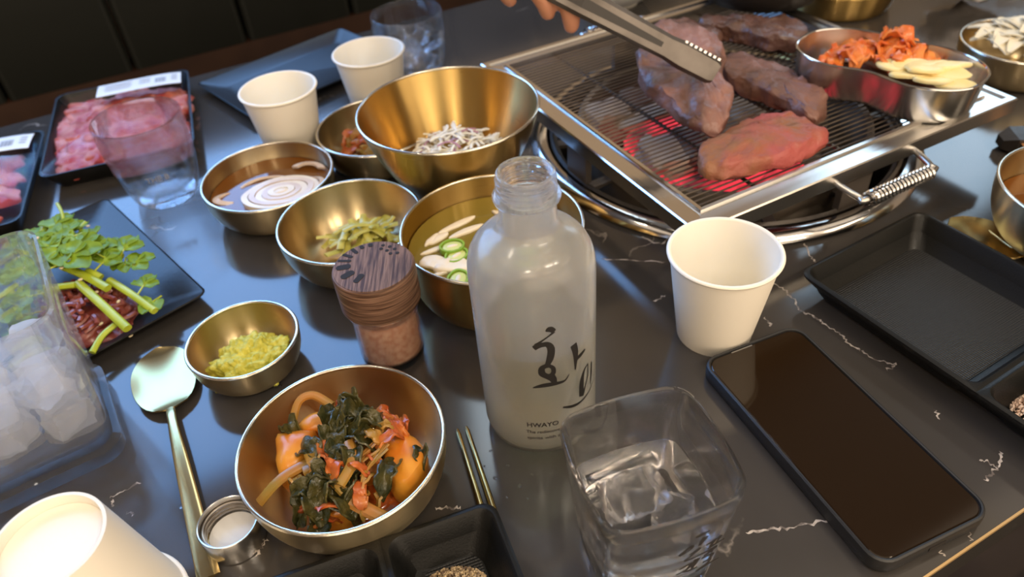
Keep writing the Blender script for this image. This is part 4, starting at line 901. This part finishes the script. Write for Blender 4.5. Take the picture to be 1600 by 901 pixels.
# ------------------------------------------------------------------ packed meat trays
def meat_pack(label, x, y, rz, w, d, seed, short=''):
    th = thing('meat_tray', label, 'meat tray', x, y, 0, rz)
    h = .020
    MB().loft([rr(w-.018, d-.018, .010, 0), rr(w, d, .012, h-.002), rr(w+.002, d+.002, .012, h), rr(w-.002, d-.002, .012, h), rr(w-.020, d-.020, .010, .003)]).build('tray_shell', BLACKP, th)
    g = []
    for j in range(15):
        for_row = []
        for i in range(13):
            X, Y = (i/12-.5)*(w-.001), (j/14-.5)*(d-.001)
            ed = max(abs(i/12-.5), abs(j/14-.5))*2
            for_row.append((X, Y, h + .0004 + .0090*(1-ed**4) + .0012*noise.noise(Vector((X*60, Y*60, seed)))*(1-ed**6)))
        g.append(for_row)
    MB().sheet(g, .00025).build('cling_film', FILM, th, angle=80)
    # price label lies on the film
    lx, ly = w*.15, d*.30
    g = []
    for j in range(5):
        g.append([(lx + (i/8-.5)*.088, ly + (j/4-.5)*.036, h + .0106 - .012*((lx + (i/8-.5)*.088)/(w/2))**4*.3 - .007*((ly + (j/4-.5)*.036)/(d/2))**4) for i in range(9)])
    lb = MB().sheet(g, .0003).build('price_label', LABEL, th, angle=80)
    q = MB(); r_ = random.Random(seed)
    def lz(X, Y): return h + .0106 - .012*(X/(w/2))**4*.3 - .007*(Y/(d/2))**4 + .0006
    def bar(a, b, ww, hh):
        X0, X1, Y0, Y1 = lx+a-ww/2, lx+a+ww/2, ly+b-hh/2, ly+b+hh/2
        q.add([(X0, Y0, lz(X0, Y0)), (X1, Y0, lz(X1, Y0)), (X1, Y1, lz(X1, Y1)), (X0, Y1, lz(X0, Y1))], [(0, 1, 2, 3)])
    for i in range(11): bar(.017 + i*.0011, -.002, .0005 + .0003*(i % 3), .014)
    for i in range(4): bar(-.022, .010 - i*.0055, .030 - .004*(i % 2), .0016)
    for i in range(3): bar(.037, .008 - i*.0065, .006, .0024)
    for i in range(3): bar(.006, .009 - i*.006, .012, .0018)
    q.build('label_print', GREY, th, smooth=False)
    return th
def meat_slices(x, y, rz, spots, seed, label):
    for k, (a, b, L, W, an, z) in enumerate(spots):
        ol = []
        for i in range(18):
            t = 2*PI*i/18; rr_ = 1 + .42*noise.noise(Vector((math.cos(t)*1.8, math.sin(t)*1.8, seed+k*3.3)))
            ol.append((W/2*mm*math.cos(t)*rr_, L/2*mm*math.sin(t)*rr_))
        X, Y = loc2w(x, y, rz, a*mm, b*mm)
        solo(MB().pillow(smooth_closed(ol, 2), 6.5*mm, 0, .0055, 90, seed+k), 'beef_slice', MARBLED, label, 'beef', X, Y, z*mm, rz + R(an), 'marbled beef slices in ' + ('the left tray' if seed > 50 else 'the rear tray'))
MA = (-.3955, .7400, R(17)); meat_pack('black tray of marbled beef with price label behind the empty tumbler', *MA, .142, .190, 3)
meat_slices(*MA, [(-52, 20, 40, 34, 10, 6), (-52, -40, 40, 34, 10, 6), (54, 10, 40, 30, 5, 7), (54, -46, 40, 30, 5, 7), (0, -74, 60, 26, 88, 6), (-36, 62, 60, 46, 70, 5), (2, 64, 74, 50, 85, 5), (38, 56, 56, 50, 60, 6), (-40, 34, 58, 46, 75, 8), (-6, 38, 74, 52, 80, 10), (38, 26, 60, 50, 60, 9), (-40, 4, 60, 48, 84, 10), (0, 10, 78, 54, 70, 12), (40, -6, 58, 50, 60, 11), (-40, -26, 58, 46, 72, 10), (4, -20, 76, 54, 92, 13), (38, -36, 54, 48, 80, 11), (-38, -56, 54, 44, 60, 9), (2, -50, 70, 46, 88, 11), (-44, -74, 44, 26, 80, 6), (34, -66, 44, 34, 70, 8)], 5, 'marbled red beef slice under film in the rear tray')
MBt = (-.5150, .6240, R(16)); meat_pack('black tray of marbled beef cut off by the left picture edge', *MBt, .140, .178, 60)
meat_slices(*MBt, [(20, 50, 66, 40, 80, 5), (-30, 50, 60, 40, 80, 5), (24, 14, 66, 40, 70, 8), (-28, 12, 66, 40, 88, 8), (26, -24, 64, 38, 78, 9), (-26, -26, 66, 40, 84, 9), (22, -58, 60, 34, 66, 8), (-26, -60, 56, 34, 80, 8)], 60, 'marbled red beef slice under film in the left tray')
# ------------------------------------------------------------------ fire pit and grill
pit = thing('fire_pit', 'chrome-ringed round charcoal pit sunk into the table', 'fire pit', GX, GY)
MB().lathe([(.1640, .0008), (.1790, .0006), (.1800, .0020), (.1775, .0062), (.1720, .0092), (.1660, .0085), (.1630, .0040), (.1640, .0008)], 96).build('chrome_ring', CHROME, pit)
MB().lathe([(.1625, .008), (.1600, .010), (.158, .006), (.150, -.06), (.13, -.115), (0, -.125), (0, -.120), (.128, -.110), (.147, -.058), (.1555, .006), (.1625, .008)], 80).build('outer_tub', PITM, pit)
MB().lathe([(.1290, .0190), (.1330, .0205), (.1350, .0190), (.1340, -.02), (.118, -.085), (0, -.095), (0, -.092), (.116, -.082), (.1295, -.02), (.1290, .0190)], 80).build('fire_bowl', mat('ashy_fire_bowl', (.16, .13, .10), .6, .4, col2=(.36, .30, .24), scale=14), pit)
for k in range(12):
    a = 2*PI*k/12; q = MB(); q.box(.147, 0, .002, .026, .010, .003); q.build('support_tab', PITM, pit, (0, 0, 0), a, smooth=False)
# charcoal
cb_ = 0
CL = [(-102, 36, -8, 26, 22, 20, 20, 'ash', 'ring-shaped white ash charcoal log at the left of the pit'), (-72, 62, -12, 30, 20, 18, 60, 'coal', 'grey charcoal lump at the back left of the pit'), (-64, 30, -10, 34, 14, 14, 30, 'ash', 'flat ashen charcoal stick at the left of the pit'),
    (-58, 2, -12, 36, 14, 15, 35, 'glow', 'red glowing charcoal stick under the left wires'), (-62, -44, -8, 30, 22, 16, 100, 'ash', 'ash-coated square charcoal block below the red glow'), (-34, -36, -6, 18, 30, 18, 10, 'coal', 'grey charcoal block left of the front steak'),
    (-20, -84, -14, 44, 16, 14, 12, 'glow', 'red glowing charcoal below the front steak'), (24, -90, -16, 36, 15, 14, 25, 'glow', 'red glowing charcoal at the front of the pit'), (-10, -8, -10, 26, 24, 18, 40, 'coal', 'black charcoal lump under the middle steak'),
    (30, 14, -8, 20, 18, 18, 0, 'ash', 'small pale ash lump at the pit centre'), (60, -40, -18, 36, 24, 18, 70, 'coal', 'dark charcoal lump at the right of the pit'), (74, 14, -20, 34, 26, 18, 20, 'coal', 'dark charcoal lump at the far right of the pit'), (20, 60, -20, 36, 24, 18, 120, 'coal', 'dark charcoal lump at the back of the pit'), (-30, 96, -22, 30, 22, 16, 10, 'coal', 'dark charcoal lump at the very back'), (62, -84, -20, 26, 20, 16, 50, 'coal', 'dark charcoal lump at the front right of the pit'), (-74, -80, -22, 28, 20, 16, 130, 'glow', 'dim red charcoal at the front left of the pit')]
for k, (a, b, z, sx_, sy_, sz_, an, kind, lab) in enumerate(CL):
    q = MB().blob(sx_*mm, sy_*mm, sz_*mm, .30, 1.8, k+2, 3, boxy=.55)
    solo(q, 'charcoal_piece', {'ash': ASH, 'coal': COAL, 'glow': GLOW}[kind], lab, 'charcoal', GX+a*mm, GY+b*mm, (z+10)*mm, R(an), 'charcoal in the fire pit', angle=30)
solo(MB().lathe([(0, -.091), (.112, -.080), (.1255, -.035), (.06, -.026), (0, -.022)], 40), 'ash_bed', mat('ash_bed', (.07, .055, .05), .95, 0, col2=(.16, .13, .11), scale=30), 'bed of grey ash at the bottom of the fire pit', 'ash', GX, GY)
# square frame with wires
gr = thing('grill_grate', 'square stainless grill frame with fine parallel wires and coil handles', 'grill', GX, GY, 0, A25)
HS, AW, GZ = .168, .021, .0555
for k in range(4):
    # trapezoid arm mitred at the corners: flat top with raised inner lip and a skirt
    q = MB(); o_, i_ = HS, HS-AW
    prof = [(o_, GZ-.013), (o_, GZ-.001), (o_-.001, GZ), (o_-.006, GZ), (o_-.0075, GZ-.0016), (i_+.004, GZ-.0016), (i_+.003, GZ+.0006), (i_, GZ+.0006), (i_, GZ-.012), (i_+.0015, GZ-.012), (i_+.0015, GZ-.004), (o_-.0015, GZ-.004), (o_-.0015, GZ-.013)]
    secs = [[(sg*r_, -r_, z) for r_, z in prof] for sg in (-1, 1)]
    q.loft(secs); q.build('frame_arm', STEEL if k != 3 else CHROME, gr, (0, 0, 0), k*PI/2, smooth=False)
wm = MB().tube([(-(HS-AW)-.001, 0, 0), (HS-AW+.001, 0, 0)], .00075, None, 6).mesh('wire'); wm.materials.append(WIRE)
NW = 54
for k in range(NW):
    link('wire', wm, None, gr, (0, -(HS-AW) + (k+.5)*2*(HS-AW)/NW, GZ-.0045))
for yy_ in (-.09, 0, .09):
    MB().tube([(yy_, -(HS-AW)-.001, GZ-.0068), (yy_, HS-AW+.001, GZ-.0068)], .0015, None, 8).build('cross_wire', WIRE, gr)
HX = .006
for sgn in (-1, 1):                                    # coil handles on front and rear arms
    hd = MB().tube(spline([(HX-.042, sgn*(HS-.002), GZ-.008), (HX-.041, sgn*(HS+.008), GZ-.010), (HX-.038, sgn*(HS+.020), GZ-.012), (HX-.033, sgn*(HS+.024), GZ-.013), (HX+.033, sgn*(HS+.024), GZ-.013), (HX+.038, sgn*(HS+.020), GZ-.012), (HX+.041, sgn*(HS+.008), GZ-.010), (HX+.042, sgn*(HS-.002), GZ-.008)], 5), .0026, None, 10).build('handle', STEEL, gr)
    pts = []; tn = 17
    for i in range(tn*10+1):
        a = 2*PI*i/10; pts.append((HX-.033 + .066*i/(tn*10), sgn*(HS+.024) + .0046*math.cos(a), GZ-.013 + .0046*math.sin(a)))
    MB().tube(pts, .0016, None, 6).build('coil', CHROME, hd)
for (a, b) in ((1, 1), (1, -1), (-1, 1), (-1, -1)):
    pass
for k in range(4):
    q = MB(); q.box(.158, 0, .0092, .006, .03, GZ-.0040-.0092); q.build('support_foot', PITM, gr, (0, 0, 0), k*PI/2, smooth=False)
# second concentric ring seen through the wires
for r_ in (.147, .141): pass

# ------------------------------------------------------------------ steaks
def steak(label, pts, h, z, mt, seed, jit=.004, extra=None):
    cx = sum(p[0] for p in pts)/len(pts); cy = sum(p[1] for p in pts)/len(pts)
    q = MB().pillow(smooth_closed([((p[0]-cx)*mm, (p[1]-cy)*mm) for p in pts], 4), h, 0, jit, 55, seed, 1.5)
    bm = bmesh.new(); me = q.mesh('steak'); bm.from_mesh(me); bmesh.ops.subdivide_edges(bm, edges=bm.edges, cuts=1, use_grid_fill=True)
    for v in bm.verts:
        d = noise.noise_vector(v.co*95 + Vector((seed, 0, 0)))*.0030 + noise.noise_vector(v.co*260)*.0014
        if v.co.z < .001: d.z = 0
        v.co += d
    bm.to_mesh(me); bm.free()
    for p in me.polygons: p.use_smooth = True
    o = tag(link('steak_piece', me, mt, None, (cx*mm, cy*mm, T+z)), label, 'meat', 'steak pieces on the grill'); return o
steak('pink half-cooked steak at the front of the grill above glowing coals', [(152, 496), (152, 472), (174, 470), (214, 478), (238, 490), (258, 508), (249, 527), (237, 540), (219, 541), (179, 520), (159, 506)], .018, .0535, STEAKR, 2)
steak('long brown steak with a pink end, right of the tongs', [(232, 668), (250, 640), (268, 612), (277, 575), (272, 548), (256, 534), (246, 552), (230, 582), (212, 610), (205, 650)], .016, .0535, STEAKP, 6)
steak('dark browned steak strip at the back of the grill', [(216, 752), (247, 750), (282, 736), (302, 730), (313, 706), (300, 680), (276, 678), (258, 694), (236, 716), (214, 730)], .017, .0535, STEAKB, 11)
st = steak('brown and pink steak lifted in the tongs', [(131, 640), (127, 600), (140, 560), (156, 528), (172, 516), (186, 530), (194, 556), (194, 590), (206, 630), (200, 662), (176, 682), (150, 676)], .017, .0720, STEAKH, 15, .006)
st.rotation_euler = (R(9), R(2), 0)
steak('dark seared steak lying behind the lifted piece', [(178, 742), (160, 712), (172, 690), (200, 680), (222, 694), (226, 722), (206, 746)], .018, .0535, STEAKB, 19)

# ------------------------------------------------------------------ tongs and the hand holding them
tg = thing('tongs', 'stainless tongs gripping the lifted steak, held from upper left', 'tongs', .178, .556, .100, 0)
tip = Vector((0, 0, 0)); hand = Vector((.066-.178, .588-.556, .160-.100)); dirv = (hand-tip).normalized()
Lt = .235; TROLL = 48
cdir = Vector((-.178, -.556, .273)).normalized(); Zt = (cdir - dirv*cdir.dot(dirv)).normalized(); Yt = Zt.cross(dirv)
mt_ = Matrix.Translation(tip) @ Matrix((dirv, Yt, Zt)).transposed().to_4x4()
for sgn, nm in ((1, 'upper_arm'), (-1, 'lower_arm')):
    q = MB(); secs = []
    for (d, w, sp_, th_) in ((0, .0085, .0035, .0012), (.004, .0105, .0035, .0012), (.03, .0110, .0050, .0012), (.045, .0095, .0080, .0012), (.12, .0110, .0130, .0012), (Lt-.01, .0115, .0045, .0012), (Lt, .0100, .0030, .0012)):
        z = sgn*sp_; secs.append([(d, -w, z - sgn*.003), (d, -w*.72, z), (d, w*.72, z), (d, w, z - sgn*.003), (d, w, z - sgn*.003 + sgn*th_), (d, w*.72, z + sgn*th_), (d, -w*.72, z + sgn*th_), (d, -w, z - sgn*.003 + sgn*th_)])
    q.loft(secs, m=mt_); q.build(nm, TONG, tg, angle=25)
q = MB()
for i in range(8):
    q2 = MB(); q2.box(.004 + i*.0042, -.0100, .0022, .0022, .0020, .0030, mt_); q2.build('tooth', CHROME, tg, smooth=False)
q = MB(); q.loft([[(d_, y_, z_) for y_, z_ in ((-w2, h2), (w2, h2), (w2, h2+.0004), (-w2, h2+.0004))] for d_, w2, h2 in ((.050, .0020, .0095), (.12, .0038, .0143), (.20, .0038, .0081))], m=mt_); q.build('groove', BLACKFE, tg, smooth=False)
MB().lathe([(0, -.006), (.0055, -.006), (.0055, .006), (0, .006)], 20, mt_ @ Matrix.Translation((Lt-.004, 0, 0))).build('hinge', STEEL, tg)
# hand and forearm: one skinned body per chain, joined by remesh
def skin_body(chains, name, mt, parent, voxel=.0022):
    bm = bmesh.new()
    for pts in chains:
        P = spline([p[:3] for p in pts], 6); rs = spline([(p[3], 0, 0) for p in pts], 6)
        q = MB().tube(P, [r_[0] for r_ in rs], None, 12)
        vs_ = [bm.verts.new(v) for v in q.v]
        for f_ in q.f:
            try: bm.faces.new([vs_[i] for i in f_])
            except Exception: pass
        for e_ in (0, -1):
            m_ = Matrix.Translation(P[e_]); bmesh.ops.create_icosphere(bm, subdivisions=2, radius=rs[e_][0], matrix=m_)
    me = bpy.data.meshes.new(name); bm.to_mesh(me); bm.free(); me.materials.append(mt)
    o = bpy.data.objects.new(name, me); COL.objects.link(o)
    r_ = o.modifiers.new('remesh', 'REMESH'); r_.mode = 'VOXEL'; r_.voxel_size = voxel
    s_ = o.modifiers.new('smooth', 'SMOOTH'); s_.factor = .5; s_.iterations = 5
    dg = bpy.context.evaluated_depsgraph_get(); ev = bpy.data.meshes.new_from_object(o.evaluated_get(dg)); o.modifiers.clear()
    o.data = ev
    for p in ev.polygons: p.use_smooth = True
    if not ev.materials: ev.materials.append(mt)
    if parent: o.parent = parent
    return o
pe = thing('person', 'hand in a black sleeve reaching in from the top to grip the tongs', 'person', .050, .600, .150)
def hp(x, y, z, r_): return (x-.050+.003, y-.600, z-.150-.0085, r_)
ax = Vector((.066, .588, .160)); back = dirv      # tongs axis through the grip
chains = [
    # palm slabs
    [hp(.035, .640, .225, .011), hp(.040, .655, .250, .014), hp(.040, .690, .285, .018)],
    [hp(.015, .640, .225, .011), hp(.020, .655, .250, .014), hp(.030, .690, .285, .018)],
    [hp(-.005, .642, .222, .010), hp(.000, .657, .248, .013), hp(.022, .692, .283, .018)],
    [hp(-.022, .645, .218, .009), hp(-.016, .660, .244, .012), hp(.015, .694, .282, .017)],
    [hp(.040, .655, .250, .013), hp(-.014, .660, .246, .012)],
    [hp(.036, .645, .236, .011), hp(-.018, .650, .230, .010)],
    # fingers: index hooks over the tongs and hangs down, the others curl under
    [hp(.035, .640, .225, .0098), hp(.042, .612, .206, .0090), hp(.055, .592, .186, .0084), hp(.062, .584, .160, .0082), hp(.063, .585, .146, .0068)],
    [hp(.015, .640, .225, .0100), hp(.018, .612, .206, .0092), hp(.030, .590, .186, .0086), hp(.042, .588, .167, .0080), hp(.045, .590, .156, .0066)],
    [hp(-.005, .642, .222, .0094), hp(-.004, .616, .208, .0088), hp(.004, .594, .192, .0082), hp(.012, .592, .176, .0074), hp(.016, .598, .166, .0062)],
    [hp(-.022, .645, .218, .0084), hp(-.022, .624, .206, .0076), hp(-.016, .606, .194, .0070), hp(-.008, .604, .180, .0062), hp(-.004, .610, .172, .0052)],
    # thumb from the side of the palm
    [hp(.048, .672, .262, .0130), hp(.066, .648, .238, .0110), hp(.080, .622, .212, .0098), hp(.084, .604, .190, .0084), hp(.080, .596, .178, .0064)],
    # wrist and forearm
    [hp(.026, .690, .285, .024), hp(.020, .720, .320, .026), hp(.005, .780, .380, .030), hp(-.02, .86, .44, .036)]]
skin_body(chains, 'hand_and_forearm', SKIN, pe)
q = MB().tube(spline([hp(.006, .775, .376, 0)[:3], hp(-.02, .86, .44, 0)[:3], hp(-.06, .98, .50, 0)[:3], hp(-.10, 1.10, .52, 0)[:3]], 6), [.037 + .001*i for i in range(19)], None, 20)
q.build('sleeve', CLOTH, pe)

# ------------------------------------------------------------------ peanut shaped pan on the grate
PNX, PNY, PNA = .3335, .5850, R(-46)
pn = thing('steel_pan', 'peanut-shaped stainless pan of kimchi and yellow slices on the grill', 'pan', PNX, PNY, .0545, PNA)
def peanut(k, z, n=64):
    out = []
    for i in range(n):
        a = 2*PI*i/n; c, s_ = math.cos(a), math.sin(a)
        X = .076*math.copysign(abs(c)**.85, c); wst = 1 - .20*math.exp(-((X+.002)/.026)**2)*(1.25 if s_ < 0 else .5)
        Y = .046*math.copysign(abs(s_)**.80, s_)*wst
        L_ = math.hypot(X, Y); out.append((X*(1 - k/max(L_, .02)*1), Y*(1 - k/max(L_, .02)*1), z))
    return out
MB().loft([peanut(.006, 0), peanut(.0045, .001), peanut(.003, .004), peanut(0, .031), peanut(.001, .031), peanut(.0042, .0045), peanut(.006, .002)]).build('pan_body', STEEL, pn)
q = MB(); rim = peanut(0, .0312); q.tube(rim + [rim[0], rim[1]], .0011, None, 8); q.build('rolled_rim', CHROME, pn)
def pan_pt(a, b): return PNX + a*mm, PNY + b*mm
PK = [(-30, 36, 70), (-22, 44, 72), (-10, 48, 74), (-4, 34, 76), (-18, 30, 76), (4, 40, 77), (14, 40, 79), (22, 44, 82), (28, 34, 82), (10, 26, 79), (20, 24, 80), (30, 18, 79), (36, 8, 77), (4, 14, 76), (-8, 22, 76), (16, 12, 78), (-36, 28, 68), (24, 34, 88)]
for k, ((a, b, z), rk) in enumerate(zip(PK, ranks(PK))):
    X, Y = pan_pt(a, b); solo(crumpled_leaf(25*mm, 18*mm, k+90, .007, .0024, 8, 10, .007), 'kimchi_piece', CABO, 'orange red grilled kimchi leaf in the steel pan, ' + rk, 'kimchi', X, Y, z*mm, k*1.7, 'kimchi in the steel pan', angle=80)
YS = [(8, 2, 75, 30, 20), (20, -4, 77, 34, 18), (14, -16, 74, 34, 18), (30, -12, 79, 40, 20), (38, -24, 78, 40, 16), (28, -30, 75, 36, 16), (44, -18, 80, 38, 14), (40, -38, 74, 34, 14), (24, -20, 80, 30, 16)]
for k, ((a, b, z, L, W), rk) in enumerate(zip(YS, ranks(YS))):
    X, Y = pan_pt(a, b); ol = [(L/2*mm*math.cos(t), W/2*mm*math.sin(t)*(1+.15*math.sin(2*t+k))) for t in [2*PI*i/18 for i in range(18)]]
    o = solo(MB().pillow(ol, 4*mm, 0, .001, 120, k), 'pickled_radish_slice', GARLIC, 'pale yellow pickled radish slice in the steel pan, ' + rk, 'radish', X, Y, z*mm, R(-40+k*13 % 40), 'yellow slices in the steel pan'); o.rotation_euler[0] = .25*math.sin(k*2)

# ------------------------------------------------------------------ things behind the grill
dp = thing('black_pan', 'round black iron dish resting on the rear grill corner', 'pan', .2990, .8140, .0575)
MB().lathe([(0, 0), (.045, 0), (.060, .006), (.070, .022), (.0735, .040), (.0725, .0415), (.0710, .040), (.067, .022), (.057, .0095), (0, .0040)], 64).build('dish_body', BLACKFE, dp)
for sg in (-1, 1):
    q = MB(); q.tube(spline([(sg*.070, -.016, .034), (sg*.086, -.012, .036), (sg*.090, 0, .037), (sg*.086, .012, .036), (sg*.070, .016, .034)], 4), .003, None, 8); q.build('ear_handle', BLACKFE, dp)
bowl('brass_pot', 'tall brass pot with raised rings behind the steel pan', .4350, .9200, .0720, .085, .80, 2.4, BRASS2, ribs=(.030, .036, .060))
wb = thing('cream_bowl', 'cream ceramic bowl behind the tongs at the top edge', 'bowl', .172, .9900)
MB().lathe([(0, .0), (.028, 0), (.028, .004), (.040, .010), (.052, .026), (.056, .046), (.0545, .0465), (.050, .028), (.038, .0135), (0, .008)], 56).build('bowl_body', PAPER_IN, wb)
MB().lathe([(.0553 + .0012*math.cos(a), .0465 + .0012*math.sin(a)) for a in [2*PI*i/8 for i in range(9)]], 56).build('rim', PAPER_IN, wb)
# crumpled clear bag with white tissue
bg = thing('plastic_bag', 'crumpled clear plastic bag of white tissue at the top right', 'bag', .600, .880, .008)
q = MB().blob(.045, .038, .030, .45, 2.6, 4, 4); q.build('tissue_wad', mat('white_tissue', (.72, .66, .64), .7, 0, bump=.6, bscale=60), bg, (-.012, .004, .031), angle=80)
q = MB().blob(.066, .050, .036, .55, 3.4, 9, 4); q.build('clear_film', FILM, bg, (.010, .004, .038), angle=20)
# serrated tongs end at right
sg_ = thing('serrated_tongs', 'dark serrated tong jaw lying on the table at right edge', 'tongs', .4420, .5610, 0, R(-8))
q = MB(); q.loft([[(0, -.006, .004), (0, .006, .004), (0, .006, .012), (0, -.006, .012)], [(.01, -.012, .002), (.01, .012, .002), (.01, .012, .016), (.01, -.012, .016)], [(.16, -.012, .002), (.16, .012, .002), (.16, .012, .016), (.16, -.012, .016)]]); q.build('jaw', BLACKFE, sg_, smooth=False)
for i in range(9):
    q = MB(); q.add([(.012+i*.008, -.0120, .0125), (.020+i*.008, -.0120, .0125), (.016+i*.008, -.0120, .0045), (.012+i*.008, -.0165, .0125), (.020+i*.008, -.0165, .0125), (.016+i*.008, -.0165, .0045)], [(0, 1, 2), (3, 5, 4), (0, 3, 4, 1), (1, 4, 5, 2), (2, 5, 3, 0)]); q.build('tooth', mat('copper_tooth', (.62, .30, .12), .45, .4), sg_, smooth=False)
# water drops on the marble
for k, (a, b, s_) in enumerate([(-.165, .352, 3.0), (-.160, .344, 2.0), (-.169, .338, 1.6), (-.020, .262, 1.5), (-.012, .270, 1.2), (-.006, .255, 1.6), (-.014, .248, 1.1), (.002, .262, 1.2), (-.022, .282, 1.0), (-.206, .262, 2.0), (-.002, .246, 1.0), (-.026, .271, .9)]):
    q = MB().blob(s_*mm, s_*.7*mm, s_*.32*mm, .12, 1.4, k, 2, True)
    solo(q, 'water_drop', WATER, 'small clear water drop on the black marble', 'water drop', a, b, .0002, k*.8, 'water drops on the table')
